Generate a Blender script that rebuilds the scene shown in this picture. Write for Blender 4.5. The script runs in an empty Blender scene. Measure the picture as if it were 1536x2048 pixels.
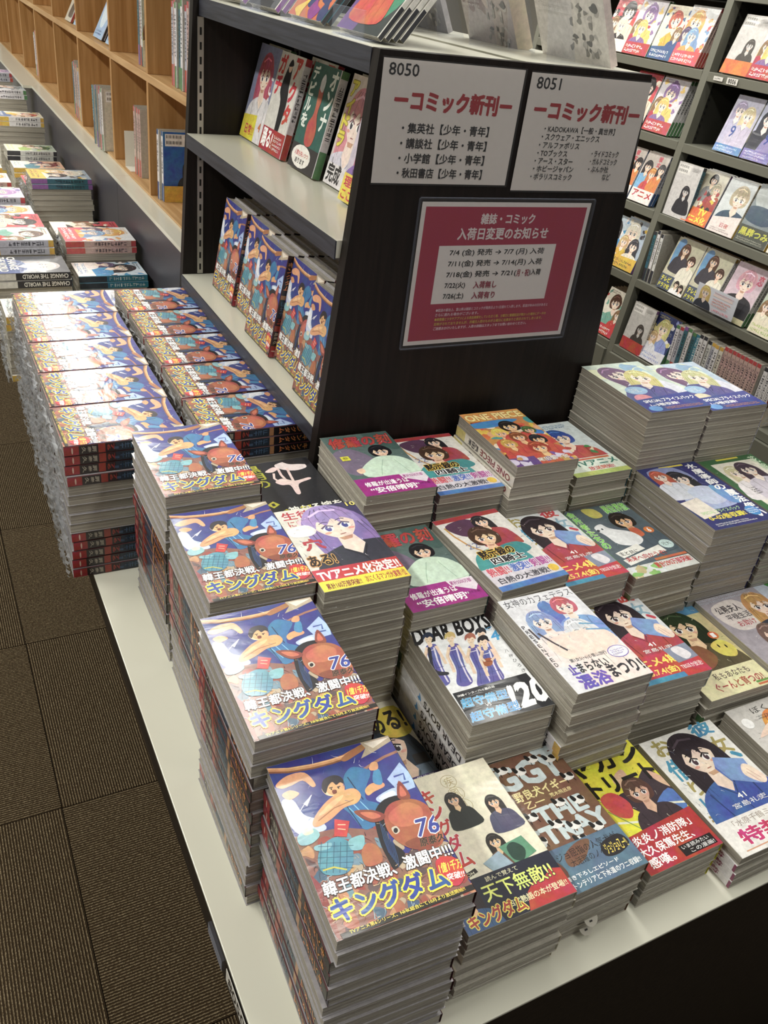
import bpy, bmesh, math, random
from math import sin, cos, pi, radians, sqrt
from mathutils import Vector, Matrix
from mathutils.geometry import tessellate_polygon

SC = bpy.context.scene
COL = SC.collection
rnd = random.Random(7)

# ------------------------------------------------------------------ camera, world, lights, exposure
cam_d = bpy.data.cameras.new('camera'); cam = bpy.data.objects.new('camera', cam_d); COL.objects.link(cam)
cam.location = (-0.16539, -0.29956, 0.85967)
cam.rotation_euler = (1.00475, -0.118442, -0.467186)
cam_d.sensor_fit = 'VERTICAL'; cam_d.sensor_height = 24.0; cam_d.lens = 1696.39 / 2048 * 24
cam_d.clip_start = 0.02
SC.camera = cam
w = bpy.data.worlds.new('room_ambient'); SC.world = w; w.use_nodes = True
w.node_tree.nodes['Background'].inputs[0].default_value = (1.0, 0.98, 0.93, 1)
w.node_tree.nodes['Background'].inputs[1].default_value = 0.15
SC.view_settings.view_transform = 'Standard'; SC.view_settings.look = 'None'
SC.view_settings.gamma = 1; SC.view_settings.use_curve_mapping = False
SC.view_settings.exposure = -0.06
CEIL = 2.12
FLOOR = -0.575
LIGHTS = []   # (x, y, sx, sy, watts)
for y in (0.4, 2.0, 3.6, 5.2, 6.8): LIGHTS.append((0.66, y, .16, 1.25, 13 if y < 1 else 21))
LIGHTS.append((.66, -1.1, .16, .9, 11))
for y in (2.0, 3.6, 5.2): LIGHTS.append((1.7, y, .16, 1.25, 17))
for y in (0.4, 2.0, 3.6, 5.2): LIGHTS.append((-1.3, y, .16, 1.25, 34))
for (x, y, sx, sy, p) in LIGHTS:
    ld = bpy.data.lights.new('tube_light', 'AREA'); ld.shape = 'RECTANGLE'; ld.size = sx; ld.size_y = sy
    ld.energy = p; ld.color = (1.0, 0.985, 0.91)
    lo = bpy.data.objects.new('tube_light', ld); COL.objects.link(lo); lo.location = (x, y, CEIL - .062)

# ------------------------------------------------------------------ colours and materials
def lin(h, a=1.0):
    h = h.lstrip('#'); r = []
    for i in (0, 2, 4):
        c = int(h[i:i+2], 16) / 255
        r.append(c / 12.92 if c <= .04045 else ((c + .055) / 1.055) ** 2.4)
    return (r[0], r[1], r[2], a)
def new_mat(name):
    m = bpy.data.materials.new(name); m.use_nodes = True
    nt = m.node_tree; b = nt.nodes['Principled BSDF']
    return m, nt, b
def N(nt, t, **k):
    n = nt.nodes.new(t)
    for a, v in k.items():
        if a.startswith('i_'): n.inputs[a[2:].replace('_', ' ')].default_value = v
        else: setattr(n, a, v)
    return n
def simple(name, col, rough=.5, metal=0, coat=0, coat_r=.1, spec=.5, bump=0, bscale=60, alpha=1, trans=0):
    m, nt, b = new_mat(name)
    b.inputs['Base Color'].default_value = lin(col); b.inputs['Roughness'].default_value = rough
    b.inputs['Metallic'].default_value = metal; b.inputs['Coat Weight'].default_value = coat
    b.inputs['Coat Roughness'].default_value = coat_r; b.inputs['Specular IOR Level'].default_value = spec
    b.inputs['Alpha'].default_value = alpha; b.inputs['Transmission Weight'].default_value = trans
    if bump:
        tc = N(nt, 'ShaderNodeTexCoord'); no = N(nt, 'ShaderNodeTexNoise'); no.inputs['Scale'].default_value = bscale; no.inputs['Detail'].default_value = 4
        bp = N(nt, 'ShaderNodeBump'); bp.inputs['Strength'].default_value = bump; bp.inputs['Distance'].default_value = .002
        nt.links.new(tc.outputs['Object'], no.inputs['Vector']); nt.links.new(no.outputs['Fac'], bp.inputs['Height']); nt.links.new(bp.outputs[0], b.inputs['Normal'])
    return m
def print_mat(name, rough, coat, coat_r, wrinkle, spec=.4, grain=.2):
    """printed surface: colour comes from the mesh's own colour attribute (flat print); film wrinkles in the clear coat"""
    m, nt, b = new_mat(name)
    at = N(nt, 'ShaderNodeAttribute'); at.attribute_name = 'Col'
    t0 = N(nt, 'ShaderNodeTexCoord'); g1 = N(nt, 'ShaderNodeTexNoise'); g1.inputs['Scale'].default_value = 110; g1.inputs['Detail'].default_value = 5; g1.inputs['Roughness'].default_value = .7
    g2 = N(nt, 'ShaderNodeTexNoise'); g2.inputs['Scale'].default_value = 45; g2.inputs['Detail'].default_value = 3
    mr = N(nt, 'ShaderNodeMapRange'); mr.inputs[1].default_value = .25; mr.inputs[2].default_value = .75; mr.inputs[3].default_value = 1 - grain; mr.inputs[4].default_value = 1 + grain
    mh = N(nt, 'ShaderNodeMapRange'); mh.inputs[1].default_value = .3; mh.inputs[2].default_value = .7; mh.inputs[3].default_value = .5 - grain*.09; mh.inputs[4].default_value = .5 + grain*.09
    hs = N(nt, 'ShaderNodeHueSaturation'); hs.inputs['Saturation'].default_value = .94
    for q in (g1, g2): nt.links.new(t0.outputs['Object'], q.inputs['Vector'])
    nt.links.new(g1.outputs['Fac'], mr.inputs[0]); nt.links.new(g2.outputs['Fac'], mh.inputs[0])
    nt.links.new(mr.outputs[0], hs.inputs['Value']); nt.links.new(mh.outputs[0], hs.inputs['Hue'])
    nt.links.new(at.outputs['Color'], hs.inputs['Color']); nt.links.new(hs.outputs[0], b.inputs['Base Color'])
    b.inputs['Roughness'].default_value = rough; b.inputs['Coat Weight'].default_value = coat
    b.inputs['Coat Roughness'].default_value = coat_r; b.inputs['Specular IOR Level'].default_value = spec
    if wrinkle:
        tc = N(nt, 'ShaderNodeTexCoord'); oi = N(nt, 'ShaderNodeObjectInfo')
        ad = N(nt, 'ShaderNodeVectorMath', operation='MULTIPLY_ADD')
        ad.inputs[1].default_value = (1, 1, 1)
        sc = N(nt, 'ShaderNodeVectorMath', operation='SCALE'); sc.inputs['Scale'].default_value = 3.0
        cb = N(nt, 'ShaderNodeCombineXYZ')
        nt.links.new(oi.outputs['Random'], cb.inputs[0]); nt.links.new(oi.outputs['Random'], cb.inputs[1])
        nt.links.new(cb.outputs[0], sc.inputs[0]); nt.links.new(tc.outputs['Object'], ad.inputs[0]); nt.links.new(sc.outputs[0], ad.inputs[2])
        mp = N(nt, 'ShaderNodeMapping'); mp.inputs['Scale'].default_value = (9, 22, 9); mp.inputs['Rotation'].default_value = (0, 0, .25)
        nt.links.new(ad.outputs[0], mp.inputs['Vector'])
        n1 = N(nt, 'ShaderNodeTexNoise'); n1.inputs['Scale'].default_value = 1.0; n1.inputs['Detail'].default_value = 3; n1.inputs['Distortion'].default_value = .8
        nt.links.new(mp.outputs[0], n1.inputs['Vector'])
        n2 = N(nt, 'ShaderNodeTexNoise'); n2.inputs['Scale'].default_value = 9.0; n2.inputs['Detail'].default_value = 2; n2.inputs['Distortion'].default_value = 1.5
        nt.links.new(mp.outputs[0], n2.inputs['Vector'])
        mx = N(nt, 'ShaderNodeMath', operation='MULTIPLY_ADD'); mx.inputs[1].default_value = .07
        nt.links.new(n2.outputs['Fac'], mx.inputs[0]); nt.links.new(n1.outputs['Fac'], mx.inputs[2])
        bp = N(nt, 'ShaderNodeBump'); bp.inputs['Strength'].default_value = 1.0; bp.inputs['Distance'].default_value = wrinkle
        nt.links.new(mx.outputs[0], bp.inputs['Height']); nt.links.new(bp.outputs[0], b.inputs['Coat Normal'])
    return m
M = {}
M['print'] = print_mat('wrapped_print', .5, .5, .13, .0007, grain=.22)
M['print_dull'] = print_mat('plain_print', .5, .25, .25, 0, grain=.03)
M['sign_print'] = print_mat('laminated_print', .5, .3, .15, .0004, grain=.03)

def pages_mat(name, c1, c2, wrap):
    m, nt, b = new_mat(name)
    tc = N(nt, 'ShaderNodeTexCoord'); mp = N(nt, 'ShaderNodeMapping'); mp.inputs['Scale'].default_value = (5, 5, 700)
    oi = N(nt, 'ShaderNodeObjectInfo'); sc = N(nt, 'ShaderNodeMath', operation='MULTIPLY'); sc.inputs[1].default_value = 40
    cb = N(nt, 'ShaderNodeCombineXYZ'); nt.links.new(oi.outputs['Random'], sc.inputs[0]); nt.links.new(sc.outputs[0], cb.inputs[0])
    nt.links.new(cb.outputs[0], mp.inputs['Location']); nt.links.new(tc.outputs['Object'], mp.inputs['Vector'])
    no = N(nt, 'ShaderNodeTexNoise'); no.inputs['Scale'].default_value = 1; no.inputs['Detail'].default_value = 3; no.inputs['Roughness'].default_value = .7
    nt.links.new(mp.outputs[0], no.inputs['Vector'])
    cr = N(nt, 'ShaderNodeValToRGB'); cr.color_ramp.elements[0].position = .3; cr.color_ramp.elements[0].color = lin(c1)
    cr.color_ramp.elements[1].position = .68; cr.color_ramp.elements[1].color = lin(c2)
    nt.links.new(no.outputs['Fac'], cr.inputs[0]); nt.links.new(cr.outputs[0], b.inputs['Base Color'])
    b.inputs['Roughness'].default_value = .75
    if wrap:
        b.inputs['Coat Weight'].default_value = .8; b.inputs['Coat Roughness'].default_value = .12
        mp2 = N(nt, 'ShaderNodeMapping'); mp2.inputs['Scale'].default_value = (40, 40, 110); mp2.inputs['Rotation'].default_value = (.4, .5, .3)
        nt.links.new(tc.outputs['Object'], mp2.inputs['Vector'])
        n2 = N(nt, 'ShaderNodeTexNoise'); n2.inputs['Scale'].default_value = 1; n2.inputs['Detail'].default_value = 3; n2.inputs['Distortion'].default_value = 2
        nt.links.new(mp2.outputs[0], n2.inputs['Vector'])
        bp = N(nt, 'ShaderNodeBump'); bp.inputs['Distance'].default_value = .006; bp.inputs['Strength'].default_value = 1
        nt.links.new(n2.outputs['Fac'], bp.inputs['Height']); nt.links.new(bp.outputs[0], b.inputs['Coat Normal'])
    return m
M['pages'] = pages_mat('page_edges', '79726a', 'c0baab', True)
M['pages_plain'] = pages_mat('page_edges_far', '9a958a', 'cfcabc', False)

def laminate(name, c1, c2, scale, rough, coat=0, spec=.5, axis=1):
    m, nt, b = new_mat(name)
    tc = N(nt, 'ShaderNodeTexCoord'); mp = N(nt, 'ShaderNodeMapping'); s = [scale] * 3; s[axis] = scale * .05
    mp.inputs['Scale'].default_value = s
    no = N(nt, 'ShaderNodeTexNoise'); no.inputs['Scale'].default_value = 1; no.inputs['Detail'].default_value = 5; no.inputs['Distortion'].default_value = .6
    cr = N(nt, 'ShaderNodeValToRGB'); cr.color_ramp.elements[0].position = .35; cr.color_ramp.elements[0].color = lin(c1)
    cr.color_ramp.elements[1].position = .7; cr.color_ramp.elements[1].color = lin(c2)
    nt.links.new(tc.outputs['Object'], mp.inputs[0]); nt.links.new(mp.outputs[0], no.inputs[0]); nt.links.new(no.outputs['Fac'], cr.inputs[0])
    nt.links.new(cr.outputs[0], b.inputs['Base Color']); b.inputs['Roughness'].default_value = rough
    b.inputs['Specular IOR Level'].default_value = spec; b.inputs['Coat Weight'].default_value = coat
    bp = N(nt, 'ShaderNodeBump'); bp.inputs['Distance'].default_value = .0004; nt.links.new(no.outputs['Fac'], bp.inputs['Height']); nt.links.new(bp.outputs[0], b.inputs['Normal'])
    return m
M['black_y'] = laminate('black_wood_laminate', '17120f', '241d19', 120, .5, 0, .35, 1)
M['black_z'] = laminate('black_wood_upright', '140f0d', '1e1714', 120, .5, 0, .3, 2)
M['black_edge'] = laminate('dark_edge_band', '2a2b33', '3d3f4a', 150, .45, 0, .5, 1)
M['charcoal'] = simple('charcoal_panel', '45434a', .38, bump=.15, bscale=300)
M['white_board'] = simple('white_melamine', 'e0dfd0', .3, coat=.25, bump=.05, bscale=25)
M['oak'] = laminate('light_oak', 'a57946', 'c79c68', 60, .5, .1, .4, 2)
M['oak_y'] = laminate('light_oak_shelf', 'b58d5e', 'd4b080', 60, .5, .1, .4, 1)
M['steel'] = simple('olive_grey_steel', '77776c', .45, metal=.1)
M['steel_dark'] = simple('dark_grey_steel', '34332e', .55)
M['metal'] = simple('slotted_rail_metal', 'b9b6b0', .35, metal=.7)
M['slot'] = simple('rail_slot', '0b0a09', .8)
M['white_paint'] = simple('white_paint', 'e6e2d6', .5)
M['ceiling'] = simple('ceiling_board', 'c9c6bd', .8)
def clear(name, col, mixv, rough=.05):
    m = bpy.data.materials.new(name); m.use_nodes = True; nt = m.node_tree; nt.nodes.clear()
    o = N(nt, 'ShaderNodeOutputMaterial'); t = N(nt, 'ShaderNodeBsdfTransparent'); g = N(nt, 'ShaderNodeBsdfPrincipled')
    t.inputs[0].default_value = (.97, .975, .985, 1)
    g.inputs['Base Color'].default_value = lin(col); g.inputs['Roughness'].default_value = rough; g.inputs['Specular IOR Level'].default_value = .8
    mx = N(nt, 'ShaderNodeMixShader'); fr = N(nt, 'ShaderNodeFresnel'); fr.inputs[0].default_value = 1.5
    ma = N(nt, 'ShaderNodeMath', operation='ADD'); ma.inputs[1].default_value = mixv; ma.use_clamp = True
    ge = N(nt, 'ShaderNodeNewGeometry'); inv = N(nt, 'ShaderNodeMath', operation='SUBTRACT'); inv.inputs[0].default_value = 1
    nt.links.new(ge.outputs['Backfacing'], inv.inputs[1]); mu = N(nt, 'ShaderNodeMath', operation='MULTIPLY')
    nt.links.new(fr.outputs[0], ma.inputs[0]); nt.links.new(ma.outputs[0], mu.inputs[0]); nt.links.new(inv.outputs[0], mu.inputs[1]); nt.links.new(mu.outputs[0], mx.inputs[0])
    nt.links.new(t.outputs[0], mx.inputs[1]); nt.links.new(g.outputs[0], mx.inputs[2]); nt.links.new(mx.outputs[0], o.inputs[0])
    return m
M['acrylic'] = clear('clear_acrylic', 'c8d0e6', .03)
M['sleeve'] = clear('clear_sleeve', 'a8a8a8', .025, .1)
M['film'] = clear('crumpled_film', 'e4e7ec', .34, .2)
def carpet():
    m, nt, b = new_mat('ribbed_carpet')
    tc = N(nt, 'ShaderNodeTexCoord')
    wv = N(nt, 'ShaderNodeTexWave'); wv.wave_type = 'BANDS'; wv.bands_direction = 'X'
    wv.inputs['Scale'].default_value = 62; wv.inputs['Distortion'].default_value = 1.6; wv.inputs['Detail'].default_value = 2; wv.inputs['Detail Scale'].default_value = 5
    no = N(nt, 'ShaderNodeTexNoise'); no.inputs['Scale'].default_value = 260; no.inputs['Detail'].default_value = 2
    nt.links.new(tc.outputs['Object'], wv.inputs[0]); nt.links.new(tc.outputs['Object'], no.inputs[0])
    ml = N(nt, 'ShaderNodeMath', operation='MULTIPLY'); nt.links.new(wv.outputs['Fac'], ml.inputs[0]); nt.links.new(no.outputs['Fac'], ml.inputs[1])
    cr = N(nt, 'ShaderNodeValToRGB'); e = cr.color_ramp.elements; e[0].position = .1; e[0].color = lin('352a1d'); e[1].position = .62; e[1].color = lin('9c8c70')
    k = e.new(.34); k.color = lin('574936')
    nt.links.new(ml.outputs[0], cr.inputs[0]); nt.links.new(cr.outputs[0], b.inputs['Base Color']); b.inputs['Roughness'].default_value = .95; b.inputs['Specular IOR Level'].default_value = .1
    bp = N(nt, 'ShaderNodeBump'); bp.inputs['Distance'].default_value = .004; nt.links.new(ml.outputs[0], bp.inputs['Height']); nt.links.new(bp.outputs[0], b.inputs['Normal'])
    return m
M['carpet'] = carpet()
m, nt, b = new_mat('light_diffuser'); b.inputs['Emission Color'].default_value = (1, .95, .88, 1); b.inputs['Emission Strength'].default_value = 3; M['lamp'] = m

# ------------------------------------------------------------------ mesh helpers
class MB:
    """collects coloured polygons and boxes into one mesh"""
    def __init__(s): s.v = []; s.f = []; s.c = []; s.m = []
    def poly(s, pts, faces, col=(1, 1, 1, 1), mi=0):
        o = len(s.v); s.v.extend(pts)
        for f in faces: s.f.append([o + i for i in f]); s.c.append(col); s.m.append(mi)
    def box(s, x0, x1, y0, y1, z0, z1, col=(1, 1, 1, 1), mi=0):
        P = [(x0,y0,z0),(x1,y0,z0),(x1,y1,z0),(x0,y1,z0),(x0,y0,z1),(x1,y0,z1),(x1,y1,z1),(x0,y1,z1)]
        s.poly(P, [(0,3,2,1),(4,5,6,7),(0,1,5,4),(1,2,6,5),(2,3,7,6),(3,0,4,7)], col, mi)
    def mesh(s, name, mats, colour=True):
        me = bpy.data.meshes.new(name); me.from_pydata(s.v, [], s.f)
        for k in (mats if isinstance(mats, (list, tuple)) else [mats]): me.materials.append(k)
        if len(me.materials) > 1: me.polygons.foreach_set('material_index', s.m)
        if colour:
            ca = me.color_attributes.new('Col', 'FLOAT_COLOR', 'CORNER'); buf = []
            for p, c in zip(me.polygons, s.c): buf.extend(list(c) * len(p.vertices))
            ca.data.foreach_set('color', buf)
        return me
def link(name, me, parent=None, loc=(0,0,0), rot=(0,0,0)):
    o = bpy.data.objects.new(name, me); COL.objects.link(o); o.location = loc; o.rotation_euler = rot
    if parent: o.parent = parent
    return o
def thing(name, label, cat, loc=(0,0,0), rot=(0,0,0), group=None):
    o = bpy.data.objects.new(name, None); COL.objects.link(o); o.location = loc; o.rotation_euler = rot
    o.empty_display_size = .02
    o['label'] = label; o['category'] = cat
    if group: o['group'] = group
    return o
def part(name, mat, parent, *boxes, bevel=0):
    b = MB()
    for bx in boxes: b.box(*bx)
    o = link(name, b.mesh(name, mat, False), parent)
    if bevel:
        md = o.modifiers.new('bevel', 'BEVEL'); md.width = bevel; md.segments = 2
    return o
def struct(o): o['kind'] = 'structure'; return o

# ------------------------------------------------------------------ text as outlines
_tx = {}
def text_tris(s, off=0.0, shear=0.0):
    k = (s, off, shear)
    if k in _tx: return _tx[k]
    cu = bpy.data.curves.new('t', 'FONT'); cu.body = s; cu.size = 1; cu.resolution_u = 2; cu.offset = off; cu.shear = shear; cu.fill_mode = 'BOTH'
    cu.dimensions = '2D'
    o = bpy.data.objects.new('t', cu); COL.objects.link(o); bpy.context.view_layer.update()
    me = o.to_mesh()
    V = [(v.co.x, v.co.y) for v in me.vertices]; F = [tuple(p.vertices) for p in me.polygons]
    o.to_mesh_clear(); bpy.data.objects.remove(o); bpy.data.curves.remove(cu)
    if V:
        x0 = min(v[0] for v in V); x1 = max(v[0] for v in V); y0 = min(v[1] for v in V); y1 = max(v[1] for v in V)
    else: x0 = y0 = 0; x1 = y1 = 1
    _tx[k] = (V, F, (x0, y0, x1, y1)); return _tx[k]

# ------------------------------------------------------------------ cover art (flat print as thin polygons)
def homog(q):
    """maps picture points of a measured quad TL,TR,BR,BL to the unit square (u right, v down)"""
    src = q; dst = [(0,0),(1,0),(1,1),(0,1)]; A = []
    for (x, y), (u, v) in zip(src, dst):
        A.append([x, y, 1, 0, 0, 0, -u*x, -u*y, u]); A.append([0, 0, 0, x, y, 1, -v*x, -v*y, v])
    n = 8
    for i in range(n):
        p = max(range(i, n), key=lambda r: abs(A[r][i])); A[i], A[p] = A[p], A[i]
        d = A[i][i]; A[i] = [a / d for a in A[i]]
        for r in range(n):
            if r != i and A[r][i]:
                f = A[r][i]; A[r] = [a - f * b for a, b in zip(A[r], A[i])]
    h = [A[i][8] for i in range(n)]
    def f(p):
        d = h[6]*p[0] + h[7]*p[1] + 1
        return ((h[0]*p[0] + h[1]*p[1] + h[2]) / d, (h[3]*p[0] + h[4]*p[1] + h[5]) / d)
    return f
class Art:
    def __init__(s, w, h, bg, quad=None):
        s.w = w; s.h = h; s.items = []; s.map = homog(quad) if quad else (lambda p: p)
        s.raw([(0,0),(1,0),(1,1),(0,1)], bg)
    def mm(s, p):
        u, v = s.map(p); return (u * s.w - s.w/2, s.h/2 - v * s.h)
    def add(s, pts, faces, col): s.items.append((pts, faces, lin(col)))
    def clip(s, P):
        W, H = s.w/2 - .0002, s.h/2 - .0002
        for ax, lim, sg in ((0, W, 1), (0, -W, -1), (1, H, 1), (1, -H, -1)):
            Q = []
            for i in range(len(P)):
                a, b = P[i-1], P[i]; ia = a[ax]*sg <= lim*sg; ib = b[ax]*sg <= lim*sg
                if ia != ib:
                    t = (lim - a[ax]) / (b[ax] - a[ax]); Q.append((a[0]+(b[0]-a[0])*t, a[1]+(b[1]-a[1])*t))
                if ib: Q.append(b)
            P = Q
            if not P: return P
        return P
    def fill(s, P, col):
        P = s.clip(P)
        if len(P) < 3: return
        T = tessellate_polygon([[Vector((x, y, 0)) for x, y in P]])
        s.add(P, [tuple(t) for t in T], col)
    def raw(s, uv, col): s.fill([(u*s.w - s.w/2, s.h/2 - v*s.h) for u, v in uv], col)
    def poly(s, col, *p): s.fill([s.mm(q) for q in p], col); return s
    def rect(s, col, u0, v0, u1, v1): return s.poly(col, (u0,v0),(u1,v0),(u1,v1),(u0,v1))
    def blob(s, col, *p):
        P = [s.mm(q) for q in p]; n = len(P); R = []
        for i in range(n):
            a, b, c, d = P[i-1], P[i], P[(i+1) % n], P[(i+2) % n]
            for k in range(4):
                t = k/4; t2 = t*t; t3 = t2*t
                R.append(tuple(.5*((2*b[j]) + (c[j]-a[j])*t + (2*a[j]-5*b[j]+4*c[j]-d[j])*t2 + (3*b[j]-a[j]-3*c[j]+d[j])*t3) for j in (0, 1)))
        s.fill(R, col); return s
    def line(s, col, wd, *p, taper=False):
        """stroke, width in mm"""
        P = [s.mm(q) for q in p]; L = []; R = []; n = len(P)
        for i in range(n):
            a = P[max(i-1, 0)]; b = P[min(i+1, n-1)]; dx, dy = b[0]-a[0], b[1]-a[1]; l = sqrt(dx*dx+dy*dy) or 1
            k = wd * .0005 * ((1 - i/(n-1)*.85) if taper else 1)
            L.append((P[i][0]-dy/l*k, P[i][1]+dx/l*k)); R.append((P[i][0]+dy/l*k, P[i][1]-dx/l*k))
        s.fill(L + R[::-1], col); return s
    def ell(s, col, cx, cy, rx, ry, rot=0, n=16):
        c = s.mm((cx, cy)); ex = s.mm((cx+rx, cy)); ey = s.mm((cx, cy+ry))
        ax = (ex[0]-c[0], ex[1]-c[1]); ay = (ey[0]-c[0], ey[1]-c[1])
        P = []
        for i in range(n):
            a = 2*pi*i/n; x, y = cos(a), sin(a); x, y = x*cos(rot)-y*sin(rot), x*sin(rot)+y*cos(rot)
            P.append((c[0]+ax[0]*x+ay[0]*y, c[1]+ax[1]*x+ay[1]*y))
        s.fill(P, col); return s
    def text(s, t, col, bl, br, tl, out=None, ow=.03, bold=.012, sh=0):
        """text stretched on the parallelogram with bottom-left, bottom-right and top-left corners"""
        B, R_, T = s.mm(bl), s.mm(br), s.mm(tl)
        V, F, bb = text_tris(t, 0, sh); W, H = bb[2]-bb[0] or 1, bb[3]-bb[1] or 1; nch = max(len(t), 1)
        big = sqrt((T[0]-B[0])**2 + (T[1]-B[1])**2) > .0045
        def put(dx, dy, c):
            P = [(B[0]+(R_[0]-B[0])*((x+dx-bb[0])/W)+(T[0]-B[0])*((y+dy-bb[1])/H), B[1]+(R_[1]-B[1])*((x+dx-bb[0])/W)+(T[1]-B[1])*((y+dy-bb[1])/H)) for x, y in V]
            if P: s.add(P, F, c)
        if out:
            nd = 8 if big else 4
            for k in range(nd): put(cos(2*pi*k/nd)*ow, sin(2*pi*k/nd)*ow, out)
        bo = bold * .75
        put(0, 0, col)
        if bold > .015:
            for k in range(4 if big else 2): put(cos(pi*k*(.5 if big else 1)+.6)*bo, sin(pi*k*(.5 if big else 1)+.6)*bo, col)
        return s
    def row(s, t, col, u0, v0, u1, v1, **k): return s.text(t, col, (u0, v1), (u1, v1), (u0, v0), **k)
    def col_text(s, t, col, u, v0, v1, size, **k):
        n = len(t)
        for i, ch in enumerate(t):
            a = v0 + (v1-v0)*i/n; b = v0 + (v1-v0)*(i+.86)/n
            if ch == 'ー': s.rect(col, u+size*.42, a, u+size*.58, b)
            else: s.row(ch, col, u, a, u+size, b, **k)
        return s
    def unit(s, f):
        m = s.map; s.map = lambda p: p; f(); s.map = m; return s
    def scrib(s, cols, n, seed, u0, v0, u1, v1, L=.08, wd=.7):
        """short tapered pen strokes"""
        def go():
            g = random.Random(seed)
            for i in range(n):
                u = g.uniform(u0, u1); v = g.uniform(v0, v1); an = g.uniform(0, 2*pi); l = L*g.uniform(.4, 1.2); k = s.w/s.h; b_ = g.uniform(-.5, .5)
                s.line(g.choice(cols), wd*g.uniform(.5, 1.5), (u, v), (u+cos(an)*l*.5, v+sin(an)*l*.5*k), (u+cos(an+b_)*l, v+sin(an+b_)*l*k), taper=True)
        return s.unit(go)
    def figure(s, u, v, k, hair='2a2528', skin='f0d3bd', top='5a6a9a', tilt=0, eyes='3a3340', long=True, shade=None):
        """generic half-length drawn figure; head centre (u, v), k = head half width in units of cover width"""
        a = s.w / s.h
        def q(x, y):
            x, y = x*cos(tilt)-y*sin(tilt), x*sin(tilt)+y*cos(tilt); return (u + x*k, v + y*k*a)
        sh = shade or hair
        if long: s.blob(sh, q(-1.25,-.6), q(0,-1.5), q(1.3,-.5), q(1.5,1.2), q(1.25,2.9), q(.5,2.0), q(-.6,2.0), q(-1.3,2.7), q(-1.45,1))
        else: s.blob(sh, q(-1.25,-.5), q(0,-1.45), q(1.25,-.5), q(1.2,.6), q(.6,1.0), q(-.7,1.0), q(-1.2,.6))
        s.blob(top, q(-.6,1.5), q(.6,1.5), q(1.9,2.0), q(2.5,3.4), q(2.4,5.2), q(-2.3,5.2), q(-2.4,3.2), q(-1.8,2.0))
        s.poly(skin, q(-.35,.8), q(.35,.8), q(.5,1.7), q(0,2.3), q(-.5,1.7))
        s.blob(skin, q(-.9,-.3), q(0,-1.0), q(.9,-.3), q(.82,.38), q(.42,.9), q(0,1.16), q(-.42,.9), q(-.82,.38))
        s.blob(hair, q(-1.15,.4), q(-1.2,-.6), q(-.6,-1.35), q(.3,-1.45), q(1.1,-.8), q(1.2,.5), q(.88,-.05), q(.5,-.35), q(.35,.0), q(.1,-.4), q(-.35,-.02), q(-.6,-.4), q(-.92,.1))
        dk = '%02x%02x%02x' % tuple(int(int(hair[i:i+2], 16)*.6) for i in (0, 2, 4)); lt = '%02x%02x%02x' % tuple(min(255, int(int(hair[i:i+2], 16)*1.25+26)) for i in (0, 2, 4))
        wm = s.w*1000*k
        for x0 in (-.8, -.45, .05, .5, .85): s.line(dk, wm*.05, q(x0*.5, -1.3), q(x0, -.75), q(x0*1.1, -.1), taper=True)
        s.line(lt, wm*.12, q(-.75,-.85), q(-.1,-1.12), q(.6,-.92))
        if long:
            for x0 in (-1.2, -1.0, 1.05, 1.25): s.line(dk, wm*.05, q(x0,.2), q(x0*1.05,1.2), q(x0,2.2), taper=True)
        td = '%02x%02x%02x' % tuple(int(int(top[i:i+2], 16)*.72) for i in (0, 2, 4))
        s.line(td, wm*.09, q(-1.3,1.9), q(-1.2,3.2), q(-1.35,4.8), taper=True).line(td, wm*.09, q(1.3,1.9), q(1.15,3.2), q(1.3,4.8), taper=True).line(td, wm*.08, q(-.5,1.8), q(0,2.5), q(.5,1.8)).line(td, wm*.06, q(0,2.5), q(.1,4.8), taper=True)
        s.poly('c9997f', q(-.33,.98), q(.33,.98), q(.2,1.2), q(-.2,1.2)).blob('e8a898', q(-.72,.5), q(-.5,.44), q(-.4,.55), q(-.6,.6)).blob('e8a898', q(.72,.5), q(.5,.44), q(.4,.55), q(.6,.6)).line('b98a74', wm*.03, q(.02,.5), q(.06,.58))
        for sx in (-.4, .4):
            s.blob('fbf7f4', q(sx-.24,.2), q(sx,.0), q(sx+.24,.2), q(sx+.14,.42), q(sx-.14,.42))
            s.blob(eyes, q(sx-.13,.2), q(sx,.04), q(sx+.13,.2), q(sx+.08,.4), q(sx-.08,.4)); s.ell('fbf7f4', *q(sx+.06,.14), k*.05, k*.06*a, n=6)
            s.line(dk, wm*.09, q(sx-.27,.14), q(sx,-.02), q(sx+.27,.16)).line(dk, wm*.05, q(sx-.22,-.2), q(sx,-.28), q(sx+.22,-.2))
        s.line('a4645a', s.w*1000*k*.05, q(-.14,.78), q(.14,.78))
        return s
    def folds(s, cols, n, seed, u0, v0, u1, v1, r=.06):
        def go():
            g = random.Random(seed)
            for i in range(n):
                u = g.uniform(u0, u1); v = g.uniform(v0, v1); pts = []
                for j in range(6):
                    a = 2*pi*j/6; rr = r*g.uniform(.35, 1.5); pts.append((u+cos(a)*rr, v+sin(a)*rr*s.w/s.h))
                s.blob(g.choice(cols), *pts)
        return s.unit(go)
    def lines(s, col, u0, v0, u1, v1, n, seed=0):
        """unreadably small rows of print, as broken dashes"""
        def go():
            g = random.Random(seed); rh = (v1-v0)/n*.62; cw = rh*s.h/s.w
            for i in range(n):
                v = v0 + (v1-v0)*(i+.2)/n; x = u0; end = u1 - g.uniform(0, .25)*(u1-u0)
                while x < end - cw:
                    for k in range(3):
                        if g.random() < .5: y = v + rh*g.random(); s.rect(col, x, y, x+cw*.8, y+rh*.16)
                        else: z = x + cw*.7*g.random(); s.rect(col, z, v, z+cw*.14, v+rh)
                    x += cw
        s.unit(go)
        return s
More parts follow.
